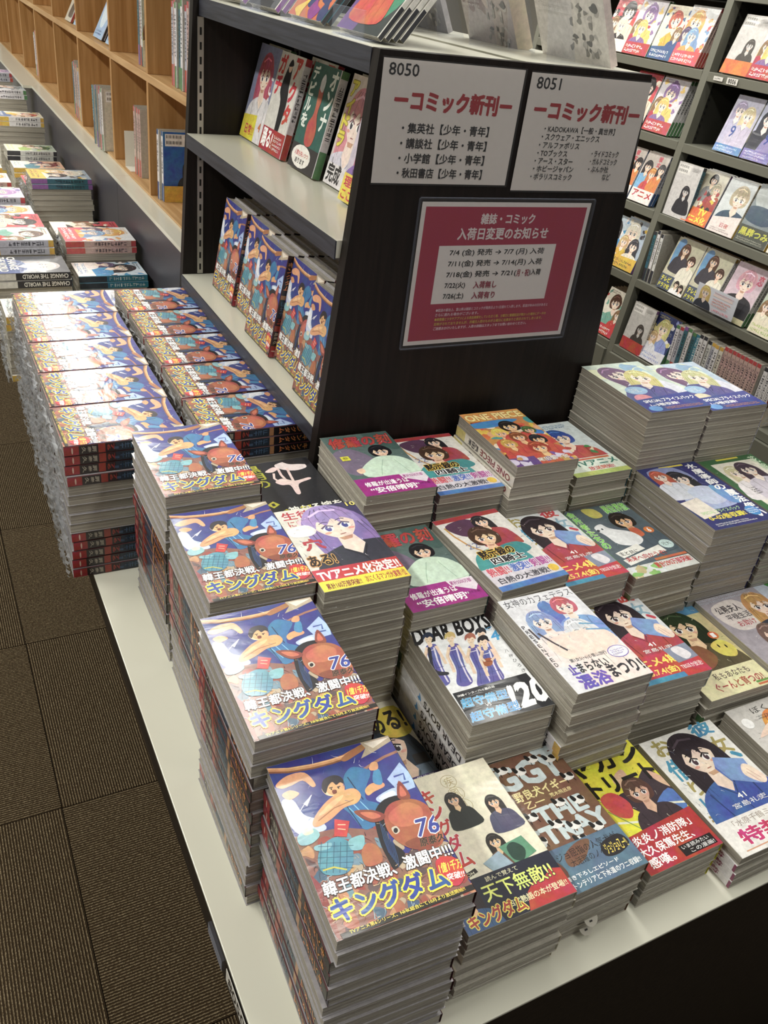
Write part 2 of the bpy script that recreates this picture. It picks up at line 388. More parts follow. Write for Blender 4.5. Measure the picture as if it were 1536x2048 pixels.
SZ = {'B': (.128, .182), 'S': (.113, .174), 'M': (.118, .178)}
ART = {}
def art(key, size, bg, quad=None):
    a = Art(*SZ[size], bg, quad); ART[key] = a; return a
# K: dark blue war comic, a generic armed rider and a brown horse
a = art('K', 'B', '2c3486', [(90,265),(858,70),(1405,1035),(540,1335)])
a.blob('c9d6ee', (190,480),(260,470),(330,560),(420,590),(470,650),(330,690),(240,620)).blob('eef2fa', (200,500),(270,500),(310,570),(380,610),(260,610))
a.blob('b9cbe8', (780,460),(880,400),(930,410),(900,470),(820,490)).blob('dfe8f6', (800,455),(880,415),(900,440),(830,475))
a.poly('8b5f52', (240,700),(330,690),(460,660),(560,640),(700,650),(840,640),(900,800),(1240,800),(1405,1035),(540,1335),(380,1000))
a.folds(['a85a45','6d8fa0','c08a62','5d4a4c','9a4038','b9a48c','3f5a76'], 90, 3, .0, .52, 1.0, 1.0, .045)
a.blob('8a4038', (300,900),(430,980),(520,1180),(560,1330),(450,1150))
a.blob('e3a37a', (150,380),(220,320),(330,300),(400,370),(380,390),(320,350),(250,380),(190,400)).blob('d9986b', (190,440),(240,410),(300,430),(240,470))
a.line('8a5a3a', 6.5, (60,290),(230,286),(380,262),(500,232),(580,205),(650,165)).line('d59a66', 4.2, (60,284),(230,281),(380,257),(500,227),(580,200),(650,160)).line('f2c795', 1, (70,278),(230,275),(380,250),(500,221),(600,190))
a.blob('a86f45', (560,215),(620,165),(700,120),(712,150),(650,195),(585,232)).poly('b9a892', (655,95),(858,70),(875,105),(770,170),(685,215),(712,150)).poly('e9dfd0', (700,120),(858,82),(760,150))
a.line('a06a5a', 3, (700,285),(760,245),(830,205),(915,170)).line('d9d9e6', .8, (260,610),(330,500),(375,440)).poly('d9d9e6', (325,495),(380,435),(350,510))
a.blob('f0d6b0', (440,395),(500,350),(560,370),(575,420),(530,445),(470,440)).blob('e0a776', (455,380),(520,345),(575,370),(580,420),(540,445),(480,430))
a.blob('7a2a28', (505,412),(530,408),(534,428),(512,434)).line('2b2630', 1.1, (486,398),(508,392)).line('2b2630', 1.1, (535,392),(556,386)).ell('1a1a22', 500, 404, 5, 5).ell('1a1a22', 545, 397, 5, 5)
a.blob('2b2630', (440,400),(450,345),(510,318),(560,330),(585,375),(555,362),(530,378),(505,360),(480,385),(465,430))
a.blob('2f74a8', (575,335),(620,270),(700,275),(745,300),(715,400),(720,470),(800,500),(820,590),(760,640),(700,650),(620,560),(560,500),(590,410))
a.line('12305a', 1.2, (600,330),(650,400),(700,470)).line('7fc4e0', 1, (610,520),(700,600)).line('7fc4e0', 1, (640,500),(740,600)).line('7fc4e0', 1, (680,480),(790,590)).line('12305a', 1, (590,500),(690,640))
a.blob('dda070', (385,625),(400,570),(470,480),(560,420),(640,400),(685,440),(660,490),(580,520),(500,590),(420,635)).line('a56a42', 1, (420,600),(520,520),(640,470)).blob('f0bd8c', (420,570),(490,490),(570,440),(560,470),(480,540))
a.blob('dda070', (710,410),(750,370),(820,365),(830,390),(770,420),(730,445)).blob('3f86b8', (760,360),(765,290),(800,285),(820,360),(800,380)).blob('dda070', (735,275),(750,240),(785,240),(790,280),(750,290))
a.poly('a8bfe8', (848,345),(925,240),(1010,320),(1025,395),(930,430)).line('3a4fa0', 2, (890,330),(950,310),(960,350)).line('3a4fa0', 2, (910,380),(985,360))
a.blob('15131c', (770,560),(830,470),(940,450),(900,560),(850,700),(960,800),(900,900),(850,830),(800,720))
a.scrib(['3a2a2c','d8b890','6a3a34','9fb8c4'], 160, 5, 0, .5, 1, 1, .07, .7).scrib(['e8ecf8','4a58a8'], 26, 6, 0, .02, 1, .4, .06, .4)
for i in range(7): a.line('2b4c78', .7, (800+i*14,600+i*22), (830+i*14,720+i*18), (860+i*10,800+i*14))
a.blob('a8543c', (830,560),(880,490),(1000,468),(1100,510),(1170,610),(1200,720),(1140,775),(1020,778),(920,735),(850,660))
a.blob('c0694c', (860,560),(960,490),(1060,520),(1060,600),(960,640),(880,620)).blob('8a3f30', (960,740),(1060,700),(1180,730),(1120,780),(1020,778))
a.blob('8a3f30', (915,460),(920,355),(985,430),(985,470)).blob('c96a50', (930,450),(930,385),(970,440)).blob('8a3f30', (640,545),(750,535),(835,565),(815,600),(740,608)).blob('c96a50', (680,552),(760,550),(810,575),(750,590))
a.blob('cfc5b5', (875,650),(905,635),(928,665),(900,685)).ell('1a1418', 902, 662, 14, 16)
a.blob('4f93a8', (420,860),(440,760),(530,700),(620,740),(640,840),(600,920),(470,930)).blob('7fb6c0', (400,755),(500,735),(490,770),(410,785)).blob('7fb6c0', (610,720),(700,690),(700,770),(630,780))
for i in range(5): a.line('2c5a70', .6, (440+i*40,730),(430+i*42,920)); a.line('2c5a70', .6, (420,760+i*34),(640,752+i*34))
a.blob('8fc0c6', (290,700),(340,655),(400,650),(430,690),(380,740),(310,750)).blob('e6dfc8', (320,660),(370,640),(390,670),(340,690)).line('c9c24a', 1.6, (450,905),(520,885),(600,900))
a.blob('b06a44', (690,800),(720,740),(790,760),(820,850),(720,880)).poly('c8452e', (520,590),(615,603),(598,700),(520,695)).line('f0c9a0', 1, (540,625),(590,625)).line('f0c9a0', 1, (540,650),(590,655))
a.text('76', '2b3f96', (1040,705),(1178,668),(1022,600), out='ffffff', ow=.06, bold=.03)
a.text('原泰久', '1c1712', (1060,765),(1215,722),(1045,715), out='8a6a50', ow=.04, bold=.02)
a.text('韓王都決戦、激闘中!!!', 'ffffff', (468,1072),(1262,812),(440,985), out='2a1a18', ow=.07, bold=.035)
a.blob('c8202a', (1150,850),(1215,820),(1300,850),(1330,930),(1290,1000),(1210,980),(1165,920))
a.text('1億1千万', 'ffe24a', (1178,928),(1318,890),(1162,868), bold=.03).text('突破!!', 'ffffff', (1225,972),(1330,945),(1215,930), bold=.03)
a.text('キングダム', '1f4a9c', (540,1230),(1245,1000),(480,1090), out='ffe93f', ow=.11, bold=.055)
a.poly('1a1512', (560,1290),(1372,992),(1392,1022),(578,1322))
a.text('TVアニメ第6シリーズ、NHK総合にて10月より放送開始!!', 'ffe24a', (625,1290),(1335,1028),(612,1266), bold=.02)
# A: cream idiom book with tiny figures
a = art('A', 'B', 'ece6cf')
for i, ch in enumerate('疾風迅雷'): 
    a.ell('b9aa78', .56+.004*i, .09+.095*i, .075, .05).ell('ece6cf', .56+.004*i, .09+.095*i, .07, .046); a.row(ch, 'b9aa78', .515, .055+.095*i, .605, .125+.095*i)
for i, ch in enumerate('四字熟語'):
    a.ell('4a463c', .13, .24+.125*i, .085, .056).ell('ece6cf', .13, .24+.125*i, .078, .051); a.row(ch, '1d1a1a', .07, .2+.125*i, .19, .285+.125*i, bold=.02)
a.col_text('キングダム', 'c8202a', .24, .1, .66, .125, out='ffffff', ow=.06, bold=.05)
for (u, v, t) in ((.5,.22,'1e2422'),(.82,.32,'4a4a6a'),(.62,.56,'6a4a3a')):
    a.figure(u, v, .055, hair='26201e', skin='e8c09a', top=t, long=True)
a.poly('9fb8c8', (.42,.66),(.6,.62),(.66,.73),(.5,.77)).poly('5f9a78', (.62,.6),(.86,.58),(.9,.7),(.68,.74)).blob('26463a', (.68,.62),(.76,.6),(.82,.66),(.76,.72),(.68,.7))
a.line('2a2622', 5, (.06,.69),(.2,.7),(.34,.68)).row('KINGDOM', 'ece6cf', .1, .683, .31, .703)
a.rect('1b1e33', 0, .72, 1, 1).poly('b8242c', (.55,1),(.62,.9),(.75,.84),(.78,.88),(.9,.82),(1,.84),(1,1)).figure(.13, .8, .08, hair='2a1f24', skin='e8b68c', top='3a5a8a')
a.row('読んで覚えて', 'f4f0c8', .36, .735, .66, .765).row('天下無敵!!', 'e9f27a', .28, .775, .92, .875, out='1b1e33', ow=.05, bold=.02)
a.row('四字熟語の本が登場!!', 'f6ecc0', .42, .905, .97, .945, bold=.02).row('キングダム', 'a8322c', .05, .9, .55, .985, out='f0e060', ow=.1, bold=.04)
# IG: brown book, melting pale letters, small black and white dogs
a = art('IG', 'M', '7a5540')
a.blob('cfdde0', (0,.0),(.2,.02),(.28,.08),(.2,.05),(.1,.06),(0,.04)).blob('cfdde0', (.72,.0),(.95,0),(.97,.07),(.9,.04),(.84,.12),(.8,.05),(.74,.05))
a.row('IGGY', 'cfdde0', .06, .06, .93, .24, out='cfdde0', ow=.045, bold=.05)
a.row('野良犬イギー', 'f0dfa0', .22, .26, .86, .335, bold=.035).row('乙一', 'f0dfa0', .28, .35, .5, .4, bold=.03).row('荒木飛呂彦', 'f0dfa0', .58, .345, .84, .375, bold=.02)
a.row('THE', 'cfdde0', .3, .42, .86, .53, out='cfdde0', ow=.045, bold=.05).row('STRAY', 'cfdde0', .1, .55, .97, .67, out='cfdde0', ow=.045, bold=.05)
for i, (u, v) in enumerate(((.12,.14),(.3,.07),(.47,.12),(.68,.06),(.86,.1),(.14,.3),(.9,.27),(.62,.42),(.82,.45),(.26,.45),(.18,.62),(.44,.55),(.6,.6),(.8,.66),(.56,.7))):
    a.blob('f2f0ec', (u-.06,v),(u-.02,v-.02),(u+.06,v-.01),(u+.05,v+.03),(u-.04,v+.035)).blob('1a1818', (u-.07,v-.03),(u-.04,v-.035),(u-.02,v),(u-.06,v+.01)).blob('1a1818', (u+.0,v-.015),(u+.05,v-.02),(u+.06,v+.015),(u+.02,v+.01))
    a.line('1a1818', 1, (u-.04,v+.03),(u-.045,v+.055)).line('1a1818', 1, (u+.04,v+.03),(u+.05,v+.055))
a.rect('5a7890', 0, .7, 1, 1).blob('7a5540', (.05,.78),(.16,.76),(.22,.86),(.12,.94),(.04,.9)).blob('7a5540', (.3,.76),(.5,.71),(.62,.73),(.45,.83),(.28,.84)).blob('26242a', (.7,.78),(.92,.76),(.97,.84),(.8,.88),(.66,.86))
a.row('ジョジョ屈指の人気犬が', '241d1c', .05, .735, .9, .79, bold=.01).row('大活躍のノベライズ', '241d1c', .3, .8, .9, .85, bold=.01).row('ジョジョ×乙一!!', 'f2d95a', .7, .79, .95, .86, bold=.02)
a.row('書き下ろしエピソード', 'ffffff', .15, .89, .75, .92, bold=.02).row('ボストンテリアと下水道のワニ収録!!', 'ffffff', .06, .935, .95, .975, bold=.02)
# AY: yellow comic, heavy black title, dark red band
a = art('AY', 'S', 'e6dd2f')
a.blob('3d2f38', (.34,.42),(.6,.4),(.9,.3),(1,.5),(.92,.64),(.6,.7),(.34,.5)).blob('e2b49a', (.42,.3),(.62,.24),(.6,.36),(.48,.4)).blob('e2b49a', (.85,.3),(1,.4),(1,.5),(.9,.42)).blob('4f7ac0', (.6,.62),(.95,.5),(1,.66),(.8,.74))
a.blob('c8463c', (.12,.4),(.3,.38),(.4,.5),(.3,.6),(.14,.54)).line('eef0d8', 3, (.1,.6),(.4,.66),(.8,.6),(1,.64)).line('7f9a4a', 1.5, (.1,.5),(.3,.7),(.5,.66))
a.figure(.6, .44, .13, hair='5a3a30', skin='e2b49a', top='3d2f38', long=False).row('ヤカシ', '17130f', .0, .06, .98, .21, bold=.06).row('トリート', '17130f', .1, .25, .98, .39, bold=.06).row('京', '17130f', .5, .01, .62, .06, bold=.04)
a.row('東京あやかしストリート', '17130f', .04, .012, .42, .04)
a.poly('b02028', (0,.72),(1,.68),(1,1),(0,1)).row('「炎炎ノ消防隊」', 'ffffff', .04, .73, .86, .8, bold=.03).row('大久保篤先生、', 'ffffff', .06, .815, .78, .885, bold=.03).row('感嘆。', 'ffffff', .08, .9, .4, .97, bold=.03)
a.rect('201a1c', .5, .9, .95, .98).row('いま読みたい', 'ffffff', .53, .905, .9, .935).row('この漫画!', 'ffffff', .6, .943, .93, .973)
# KB / KR: 41, reader with a blue book, blue or red top
for key, top, lt, bg in (('KB', '3a5aa6', '3f8fb4', 'e9e8e4'), ('KR', 'b03a48', 'c8384a', 'dfe3e6')):
    a = art(key, 'B' if key == 'KB' else 'S', bg)
    a.row('お', 'a89a5a', .1, .02, .3, .16, bold=.05).row('借', '3f8fb4', .06, .2, .3, .38, bold=.04).row('り', 'a89a5a', .12, .4, .26, .52, bold=.04).row('し', lt, .1, .54, .24, .64, bold=.04).row('ま', 'a89a5a', .04, .66, .2, .78, bold=.05)
    a.row('彼', lt, .66, -.01, .92, .11, bold=.05).row('女', '8fb0c4' if key == 'KR' else 'a89a5a', .72, .14, .95, .3, bold=.04).row('、', lt, .86, .3, .96, .36, bold=.05)
    a.figure(.48, .24, .21, hair='2b2029', skin='f4dccb', top=top, tilt=-.1, eyes='4a3540')
    a.poly('7f9fd6', (.56,.36),(.62,.29),(.93,.38),(.88,.6),(.6,.5)).poly('5877b8', (.56,.36),(.6,.5),(.6,.54),(.54,.38))
    a.blob('f4dccb', (.78,.5),(.84,.42),(.92,.44),(.98,.56),(.9,.6)).line('c98f8a', .8, (.86,.46),(.92,.56)).line('c98f8a', .8, (.83,.48),(.88,.58))
    a.row('41', 'ffffff', .5, .6, .6, .64, bold=.02).row('宮島礼吏', 'ffffff', .36, .66, .8, .7)
    if key == 'KB':
        a.rect('efece8', 0, .74, 1, 1).row('「水原千鶴ミニ画集」', '9a8a80', .2, .76, .98, .81).row('特装版', 'c8286a', .16, .83, .98, .94, out='ffffff', ow=.05, bold=.05).line('d8a07a', 1.5, (.1,.97),(.9,.965))
    else:
        a.rect('c22e3e', 0, .72, 1, 1).row('アニメ4期', 'ffe060', .0, .75, .72, .84, bold=.04).row('2025.7.4(金)', 'ffe060', .0, .86, .6, .94, bold=.04).poly('8a93a8', (.62,.7),(1,.68),(1,.84),(.66,.86)).blob('e8e4ea', (.72,.72),(.85,.7),(.93,.8),(.8,.84)).rect('3f8fb4', 0, .95, .62, 1).row('TBSほか放送!', 'ffffff', .64, .88, .96, .93)
# E: grey-white comic, orange haired figure
a = art('E', 'B', 'd3d0cc'); a.figure(.55, .3, .2, hair='e08a3c', skin='f4d9c4', top='3c5d8a', tilt=-.2); a.row('ぼくの', '2a2a2a', .3, .04, .7, .1); a.lines('5a5a60', .3, .12, .7, .16, 2, 5); a.ell('ffffff', .12, .16, .07, .05); a.blob('f4d9c4', (.1,.3),(.3,.22),(.45,.2),(.3,.28))
# F: white and yellow comic, two dark haired figures
a = art('F', 'S', 'e9e3d2'); a.figure(.3, .1, .26, hair='3a2c3a', skin='eccbb0', top='cfc4c0', tilt=.3, long=False); a.figure(.6, .5, .24, hair='1c2a38', skin='f0d0ba', top='6a7c8e', tilt=-.2, shade='20303e')
a.blob('d9c23c', (.55,.2),(.95,.14),(1,.4),(.7,.42)).row('ある!', '1f1a18', .55, .17, .97, .36, bold=.05).row('1', '1f1a18', .84, .62, .94, .7, bold=.05)
a.rect('e6e4e2', 0, .8, 1, 1).rect('4a3a7a', 0, .8, 1, .84).row('初のフルカラー傑作選!', 'ffffff', .2, .805, .95, .835).rect('c22e3e', .35, .86, .98, .97).row('160万部', 'ffffff', .38, .87, .94, .96, bold=.05)
# G: white basketball comic with four purple jerseys
a = art('G', 'S', 'e9ebee', [(446,188),(852,112),(1232,568),(815,680)])
a.text('DEAR BOYS', '16161a', (500,278),(900,190),(470,200), bold=.06).text('4', '3aa0d8', (908,258),(948,248),(892,210), bold=.04).text('ACT', '3aa0d8', (866,208),(905,200),(862,192), bold=.02)
for i, ch in enumerate('八神ひろき'): a.text(ch, '3a3a40', (975+i*22,318+i*24),(995+i*22,313+i*24),(968+i*22,302+i*24))
SK = 'ecd2b8'
for (x, y, hc) in ((845,222,'2c2c34'),(683,243,'d8c078'),(565,245,'26344c'),(790,250,'a8604e'),(858,262,'1f1c20')):
    a.blob('5656a4', (x-8,y+38),(x+42,y+28),(x+62,y+70),(x+88,y+150),(x+128,y+215),(x+92,y+242),(x+45,y+230),(x+40,y+160),(x+5,y+90))
    a.line('e0daf0', 2.2, (x+34,y+44),(x+56,y+110),(x+92,y+180),(x+118,y+220)).line('3c3c84', .8, (x+10,y+60),(x+50,y+140),(x+66,y+225)).line('f2f0f8', 1, (x+4,y+64),(x+34,y+56)).line('3c3c84', .8, (x+52,y+150),(x+90,y+140))
    a.line(SK, 4.2, (x-2,y+44),(x-10,y+92),(x+16,y+140),(x+30,y+172)).line(SK, 4.2, (x+44,y+36),(x+74,y+82),(x+102,y+128)).line('b98a74', .5, (x+2,y+50),(x-4,y+92),(x+20,y+140))
    a.blob(SK, (x-2,y+18),(x+16,y+16),(x+26,y+36),(x+8,y+44)).blob(SK, (x-16,y-12),(x+2,y-22),(x+22,y-10),(x+20,y+14),(x+4,y+24),(x-12,y+12))
    a.blob(hc, (x-26,y+6),(x-28,y-18),(x-4,y-34),(x+22,y-26),(x+30,y-2),(x+22,y-6),(x+10,y-12),(x-4,y-4),(x-14,y-8)).line('26242a', .7, (x-8,y+4),(x-2,y+3)).line('26242a', .7, (x+9,y+2),(x+15,y+1)).line('7a4a44', .5, (x+1,y+15),(x+8,y+14))
a.blob('2a2a36', (566,300),(584,300),(610,400),(680,415),(672,430),(600,418)).blob('a0552e', (862,352),(905,345),(908,378),(872,384)).line('5a2a18', .6, (866,362),(906,360)).line(SK, 3, (850,340),(872,362)).line(SK, 3, (925,335),(905,356))
a.poly('1d1f26', (706,522),(1082,418),(1232,568),(815,680)).text('!20', 'ffffff', (1035,598),(1205,540),(985,488), bold=.07)
a.text('超守備型', '3fa0d6', (765,596),(1000,540),(745,552), out='ffffff', ow=.04, bold=.05).text('VS', 'ffffff', (884,585),(912,578),(876,570)).text('超守備型', '3fa0d6', (815,664),(1060,595),(795,618), out='ffffff', ow=.04, bold=.05).text('沖縄インターハイ最終局', 'ffffff', (735,543),(925,490),(728,532), bold=.02)
# H: pale comic with purple hand-lettered band
a = art('H', 'S', 'e3e4ea'); a.row('女神のカフェテラス', '3c3c44', .04, .015, .97, .1).row('20', '6a7ab8', .55, .14, .66, .18, bold=.02).row('瀬尾公治', '6a7ab8', .48, .105, .66, .13)
a.blob('5a7ac0', (.4,.16),(.55,.1),(.62,.3),(.5,.4)).figure(.72, .2, .12, hair='c05a6a', skin='f5e0d6', top='7aa0d8', long=False).figure(.3, .3, .13, hair='8aa0d0', skin='f5e4dc', top='f0e4e2').figure(.66, .48, .15, hair='dcdfe6', skin='f7e8e0', top='f2e2dc')
a.blob('f3ded2', (.15,.5),(.5,.46),(.9,.5),(.95,.66),(.5,.72),(.2,.68)).line('5f9ac8', 2.5, (.7,.4),(.98,.46)).line('5f9ac8', 2.5, (.72,.47),(.99,.52)).line('4a3f46', 3, (.14,.4),(.22,.52),(.3,.62)).line('4a3f46', 3, (.08,.34),(.1,.46))
a.row('第1女5(+6)の雪山旅行', '44444c', .22, .7, .7, .74, bold=.02).row('止まらない', '33333a', .12, .75, .62, .84, bold=.045).row('止', '6a50b8', .12, .75, .22, .84, bold=.05).row('混浴', '6a50b8', .12, .86, .5, .98, bold=.06).row('まつり!!', '33333a', .54, .83, 1.0, .95, bold=.05).ell('6a50b8', .84, .74, .13, .06).ell('efeef4', .84, .74, .122, .054).lines('6a50b8', .75, .71, .94, .77, 3, 3)
for i, ch in enumerate('PRESENTED'): a.row(ch, '3c3c44', .02, .3+i*.05, .06, .335+i*.05)
# J: green haired smiling figure, orange title ball, cream band
a = art('J', 'B', 'cdbf8e'); a.rect('4a8ab0', 0, 0, 1, .12); a.blob('e8a03c', (.05,.08),(.25,.05),(.34,.14),(.2,.24),(.06,.2)).row('の', 'ffffff', .12, .09, .27, .19, bold=.06)
a.figure(.56, .24, .2, hair='27391f', skin='f2cfa8', top='5a5038', tilt=.1, shade='1d2b18').ell('d8632c', .84, .4, .07, .045).row('1', 'ffffff', .82, .375, .86, .425, bold=.04).blob('e0d060', (.66,.5),(.85,.46),(.95,.56),(.86,.66),(.7,.62)).ell('1a1a16', .76, .52, .012, .02).ell('1a1a16', .85, .54, .012, .02)
a.blob('8a5a3a', (.2,.5),(.5,.46),(.6,.62),(.4,.72),(.2,.66)).rect('e6e0b4', 0, .74, 1, 1).row('私もあなたも', '5a4a4a', .3, .77, .82, .84, bold=.02).row('ぐーんと育つの!', 'a84038', .2, .86, .9, .95, bold=.03).rect('6a9a4a', .74, .94, 1, .96).rect('c8643c', .74, .965, 1, .985)
# Q2: lilac and cream comic with an ochre haired lady
a = art('Q2', 'B', 'a9a2ac'); a.blob('e2d8d4', (.1,.12),(.5,.08),(.62,.25),(.5,.42),(.2,.44),(.06,.3)).row('公爵夫人', '35303a', .12, .13, .5, .22, bold=.03).row('平穏生活', '35303a', .16, .24, .54, .31, bold=.02).row('お助け', 'b83a4a', .22, .33, .5, .4, bold=.02)
a.figure(.8, .22, .17, hair='c9935a', skin='f4dccb', top='3c4252', tilt=.1).figure(.5, .55, .13, hair='7a6058', skin='f1d4c0', top='6a2c34').figure(.82, .72, .14, hair='cfd0d6', skin='f4e0d4', top='3c4252').lines('c8d0dc', 0, 0, .9, .07, 2, 3)
# L: bluish white comic with a green leaf
a = art('L', 'B', 'c5cede'); a.blob('3f8a3c', (.2,.0),(.5,.04),(.7,.2),(.5,.18),(.3,.1)).figure(.4, .3, .2, hair='2a3a34', skin='f2d9c8', top='5a86b0')
# M: purple haired figure, red lettering, yellow band
a = art('M', 'S', 'd9d6cc'); a.row('生徒会', 'b03038', .06, .03, .6, .13, out='ffffff', ow=.05, bold=.05).row('にも', 'b03038', .08, .15, .26, .22, bold=.03)
a.blob('4a466a', (.5,.0),(.95,.0),(1,.3),(1,.5),(.8,.6)).blob('e8c4d0', (.2,.16),(.44,.13),(.4,.22),(.22,.23)).figure(.58, .26, .27, hair='a48fc8', skin='f5dfd2', top='3a3c48', tilt=-.15, shade='8a76b4', eyes='4f5a9a')
a.blob('ece8e8', (.02,.26),(.25,.22),(.34,.3),(.25,.36),(.05,.35)).row('穴', 'b03038', .1, .4, .32, .53, bold=.06).row('ある!', '2a211f', .04, .6, .34, .72, bold=.05, out='d8a05a', ow=.09).row('10', 'f0e080', .88, .01, .99, .06, out='2a2a2a', ow=.08, bold=.04)
a.rect('c03038', 0, .76, 1, .9).row('TVアニメ化決定!!', 'fff4f0', .04, .775, .97, .885, bold=.06).rect('ecd93c', 0, .89, 1, 1).row('累計160万部突破!!', '7a2430', .06, .92, .45, .98, bold=.04).row('次にくるマンガ大賞第1位', 'b03038', .5, .91, .97, .98, bold=.03)
# NS: teal-grey comic with red brush title, magenta band
a = art('NS', 'S', '5b706c'); a.blob('7c6f86', (.0,.3),(.3,.25),(.5,.5),(.2,.68),(0,.6)).blob('46605c', (.6,.0),(1,0),(1,.3),(.8,.3)).row('修羅の刻', 'b83232', .06, .04, .96, .22, out='3a1f22', ow=.05, bold=.05, sh=.15)
a.figure(.66, .34, .12, hair='16151c', skin='f0cbb0', top='cfe6d2', long=False).blob('cfe6d2', (.2,.62),(.4,.48),(.6,.42),(.85,.46),(1,.6),(1,.72),(.3,.74)).line('9fbfa8', 1, (.6,.48),(.5,.6),(.42,.72)).line('9fbfa8', 1, (.75,.5),(.82,.72)).blob('f0cbb0', (.14,.6),(.24,.58),(.24,.64),(.16,.66)).rect('e6e23c', .06, .36, .18, .43).row('参', '2a2a20', .08, .37, .16, .42)
a.rect('a02686', 0, .74, 1, 1).poly('e8dce8', (.64,.74),(1,.74),(1,.84),(.92,.9),(.66,.8)).row('累計5500万部', 'a02686', .67, .755, .95, .8, bold=.03).row('修羅が出逢うは', 'ffffff', .1, .8, .7, .87, bold=.03).row('“安倍晴明”', 'ffffff', .12, .89, .8, .97, bold=.04).row('明夜正義', '5a1848', .78, .9, .95, .93)
# O22: white comic with red top strip, sword and young man
a = art('O22', 'S', 'e4e1dc'); a.rect('a82c34', 0, 0, 1, .06).blob('5a3a55', (.1,.1),(.45,.06),(.6,.2),(.35,.3),(.16,.24)).line('c99a4a', 3, (.07,.12),(.09,.25),(.16,.4),(.26,.5)).figure(.62, .14, .1, hair='26242a', skin='f0cdb2', top='a83a44').figure(.46, .34, .16, hair='4a3226', skin='f0c8a4', top='4aa0a0', long=False, tilt=.1)
a.blob('a83a44', (.72,.26),(.86,.3),(.9,.5),(.78,.46)).blob('3f8f92', (.5,.5),(.8,.48),(.9,.6),(.6,.64)).row('22', '7a80a8', .12, .38, .28, .45).row('黙示録の', '1f1d22', .16, .5, .66, .6, out='e8c23c', ow=.1, bold=.05).row('四騎士', '1f1d22', .24, .61, .72, .69, out='ffffff', ow=.1, bold=.05)
a.rect('d9d4de', 0, .72, 1, .94).row('熱闘!!', 'd0505a', .05, .72, .35, .82, out='ffffff', ow=.05, bold=.05).row('激突!!', '4a6ac0', .38, .72, .66, .82, out='ffffff', ow=.05, bold=.05).row('剣闘!!', 'b04a9a', .68, .72, .97, .82, out='ffffff', ow=.05, bold=.05).row('白熱の大激戦!!', '3a3a44', .08, .85, .86, .92, bold=.03).rect('4a7ac0', 0, .94, 1, 1).ell('e8c23c', .9, .88, .07, .045)
# Q: green lettered comic, white dog and young man, red number
a = art('Q', 'B', '56646e'); a.rect('4a8a3a', 0, 0, .03, 1).col_text('余所者たちの', '7ad04a', .05, .02, .6, .1, out='f0f4e0', ow=.06, bold=.05).row('異世界旅', '7ad04a', .6, .02, .97, .14, out='f0f4e0', ow=.06, bold=.04)
a.blob('c8c060', (.3,.02),(.48,.04),(.5,.16),(.34,.16)).figure(.68, .28, .13, hair='241c18', skin='e8b88c', top='4a5a66', long=False).blob('c96a3a', (.62,.4),(.74,.4),(.76,.5),(.66,.52)).blob('e9ebee', (.2,.3),(.34,.26),(.4,.34),(.62,.44),(.66,.56),(.5,.62),(.28,.56),(.24,.42)).ell('22303a', .29, .33, .015, .012).ell('2a2a2e', .22, .34, .02, .015).ell('d8632c', .88, .46, .07, .045).row('6', 'ffffff', .86, .43, .9, .49, bold=.03)
a.poly('efeee8', (.1,.66),(.5,.6),(.54,.68),(.14,.74)).row('主と共に、', '2a2a2a', .14, .66, .46, .71, bold=.02).poly('efeee8', (.1,.76),(.76,.67),(.78,.76),(.12,.84)).row('未来へ向かうぞ!', 'b83232', .14, .74, .74, .8, bold=.04).ell('c8e0e0', .88, .68, .1, .06).row('壮大', '2a3a3a', .82, .65, .94, .7)
a.rect('d9dcd8', 0, .86, 1, 1).folds(['8ac06a','e0e6ea','c8b88a'], 14, 5, 0, .88, .5, 1, .06).row('累計290万部突破!', 'c02c34', .42, .87, .97, .94, bold=.05).rect('c8643c', .5, .82, 1, .85)
# R: navy fantasy pack with white vertical title
a = art('R', 'B', '2b3170'); a.rect('e8d84a', .35, .015, .75, .04).blob('8a93c0', (.1,.06),(.55,.05),(.66,.3),(.3,.4),(.1,.3)).figure(.44, .24, .13, hair='26262e', skin='f0dccf', top='a8b4dc').figure(.2, .16, .1, hair='b8523c', skin='f0dccf', top='d8dce8').blob('c6cfe8', (.3,.44),(.6,.38),(.8,.5),(.7,.64),(.4,.66)).line('c6cfe8', 2, (.4,.4),(.7,.5)).blob('6a9ad0', (.7,.4),(.9,.5),(.86,.7),(.7,.66))
a.col_text('水魔導師の', 'ffffff', .76, .03, .5, .16, bold=.04).col_text('魔法使い', 'ffffff', .82, .5, .95, .15, bold=.05).poly('efe6da', (.0,.58),(.32,.54),(.36,.8),(.05,.84)).row('SPECIALプライスパック', 'b8e0a0', .1, .74, .72, .79, bold=.03).row('0~02巻収録!', 'f0dc4a', .12, .81, .7, .88, bold=.05).ell('3f8ad0', .84, .84, .1, .07).lines('ffffff', .74, .8, .94, .88, 3, 9).lines('ffffff', .1, .92, .8, .97, 2, 2)
# SG: green bordered comic with two pale figures
a = art('SG', 'B', '3c6b42'); a.rect('e9e4d6', .12, .08, .9, .8).rect('e8d84a', .3, .01, .7, .035).figure(.34, .26, .12, hair='d8cfa8', skin='f6e6da', top='e8e2e6').figure(.58, .24, .13, hair='4a3a4a', skin='f6e6da', top='cfc8d6').lines('3a3a3a', .2, .5, .34, .62, 4, 6).col_text('花嫁日記', 'c9e0c0', .84, .04, .6, .12, bold=.03).blob('c83a32', (.5,.68),(.8,.62),(1,.7),(1,.9),(.7,.88)).row('1,320円', 'ffe24a', .64, .76, .96, .84, bold=.04).ell('e8b83c', .6, .66, .07, .045)
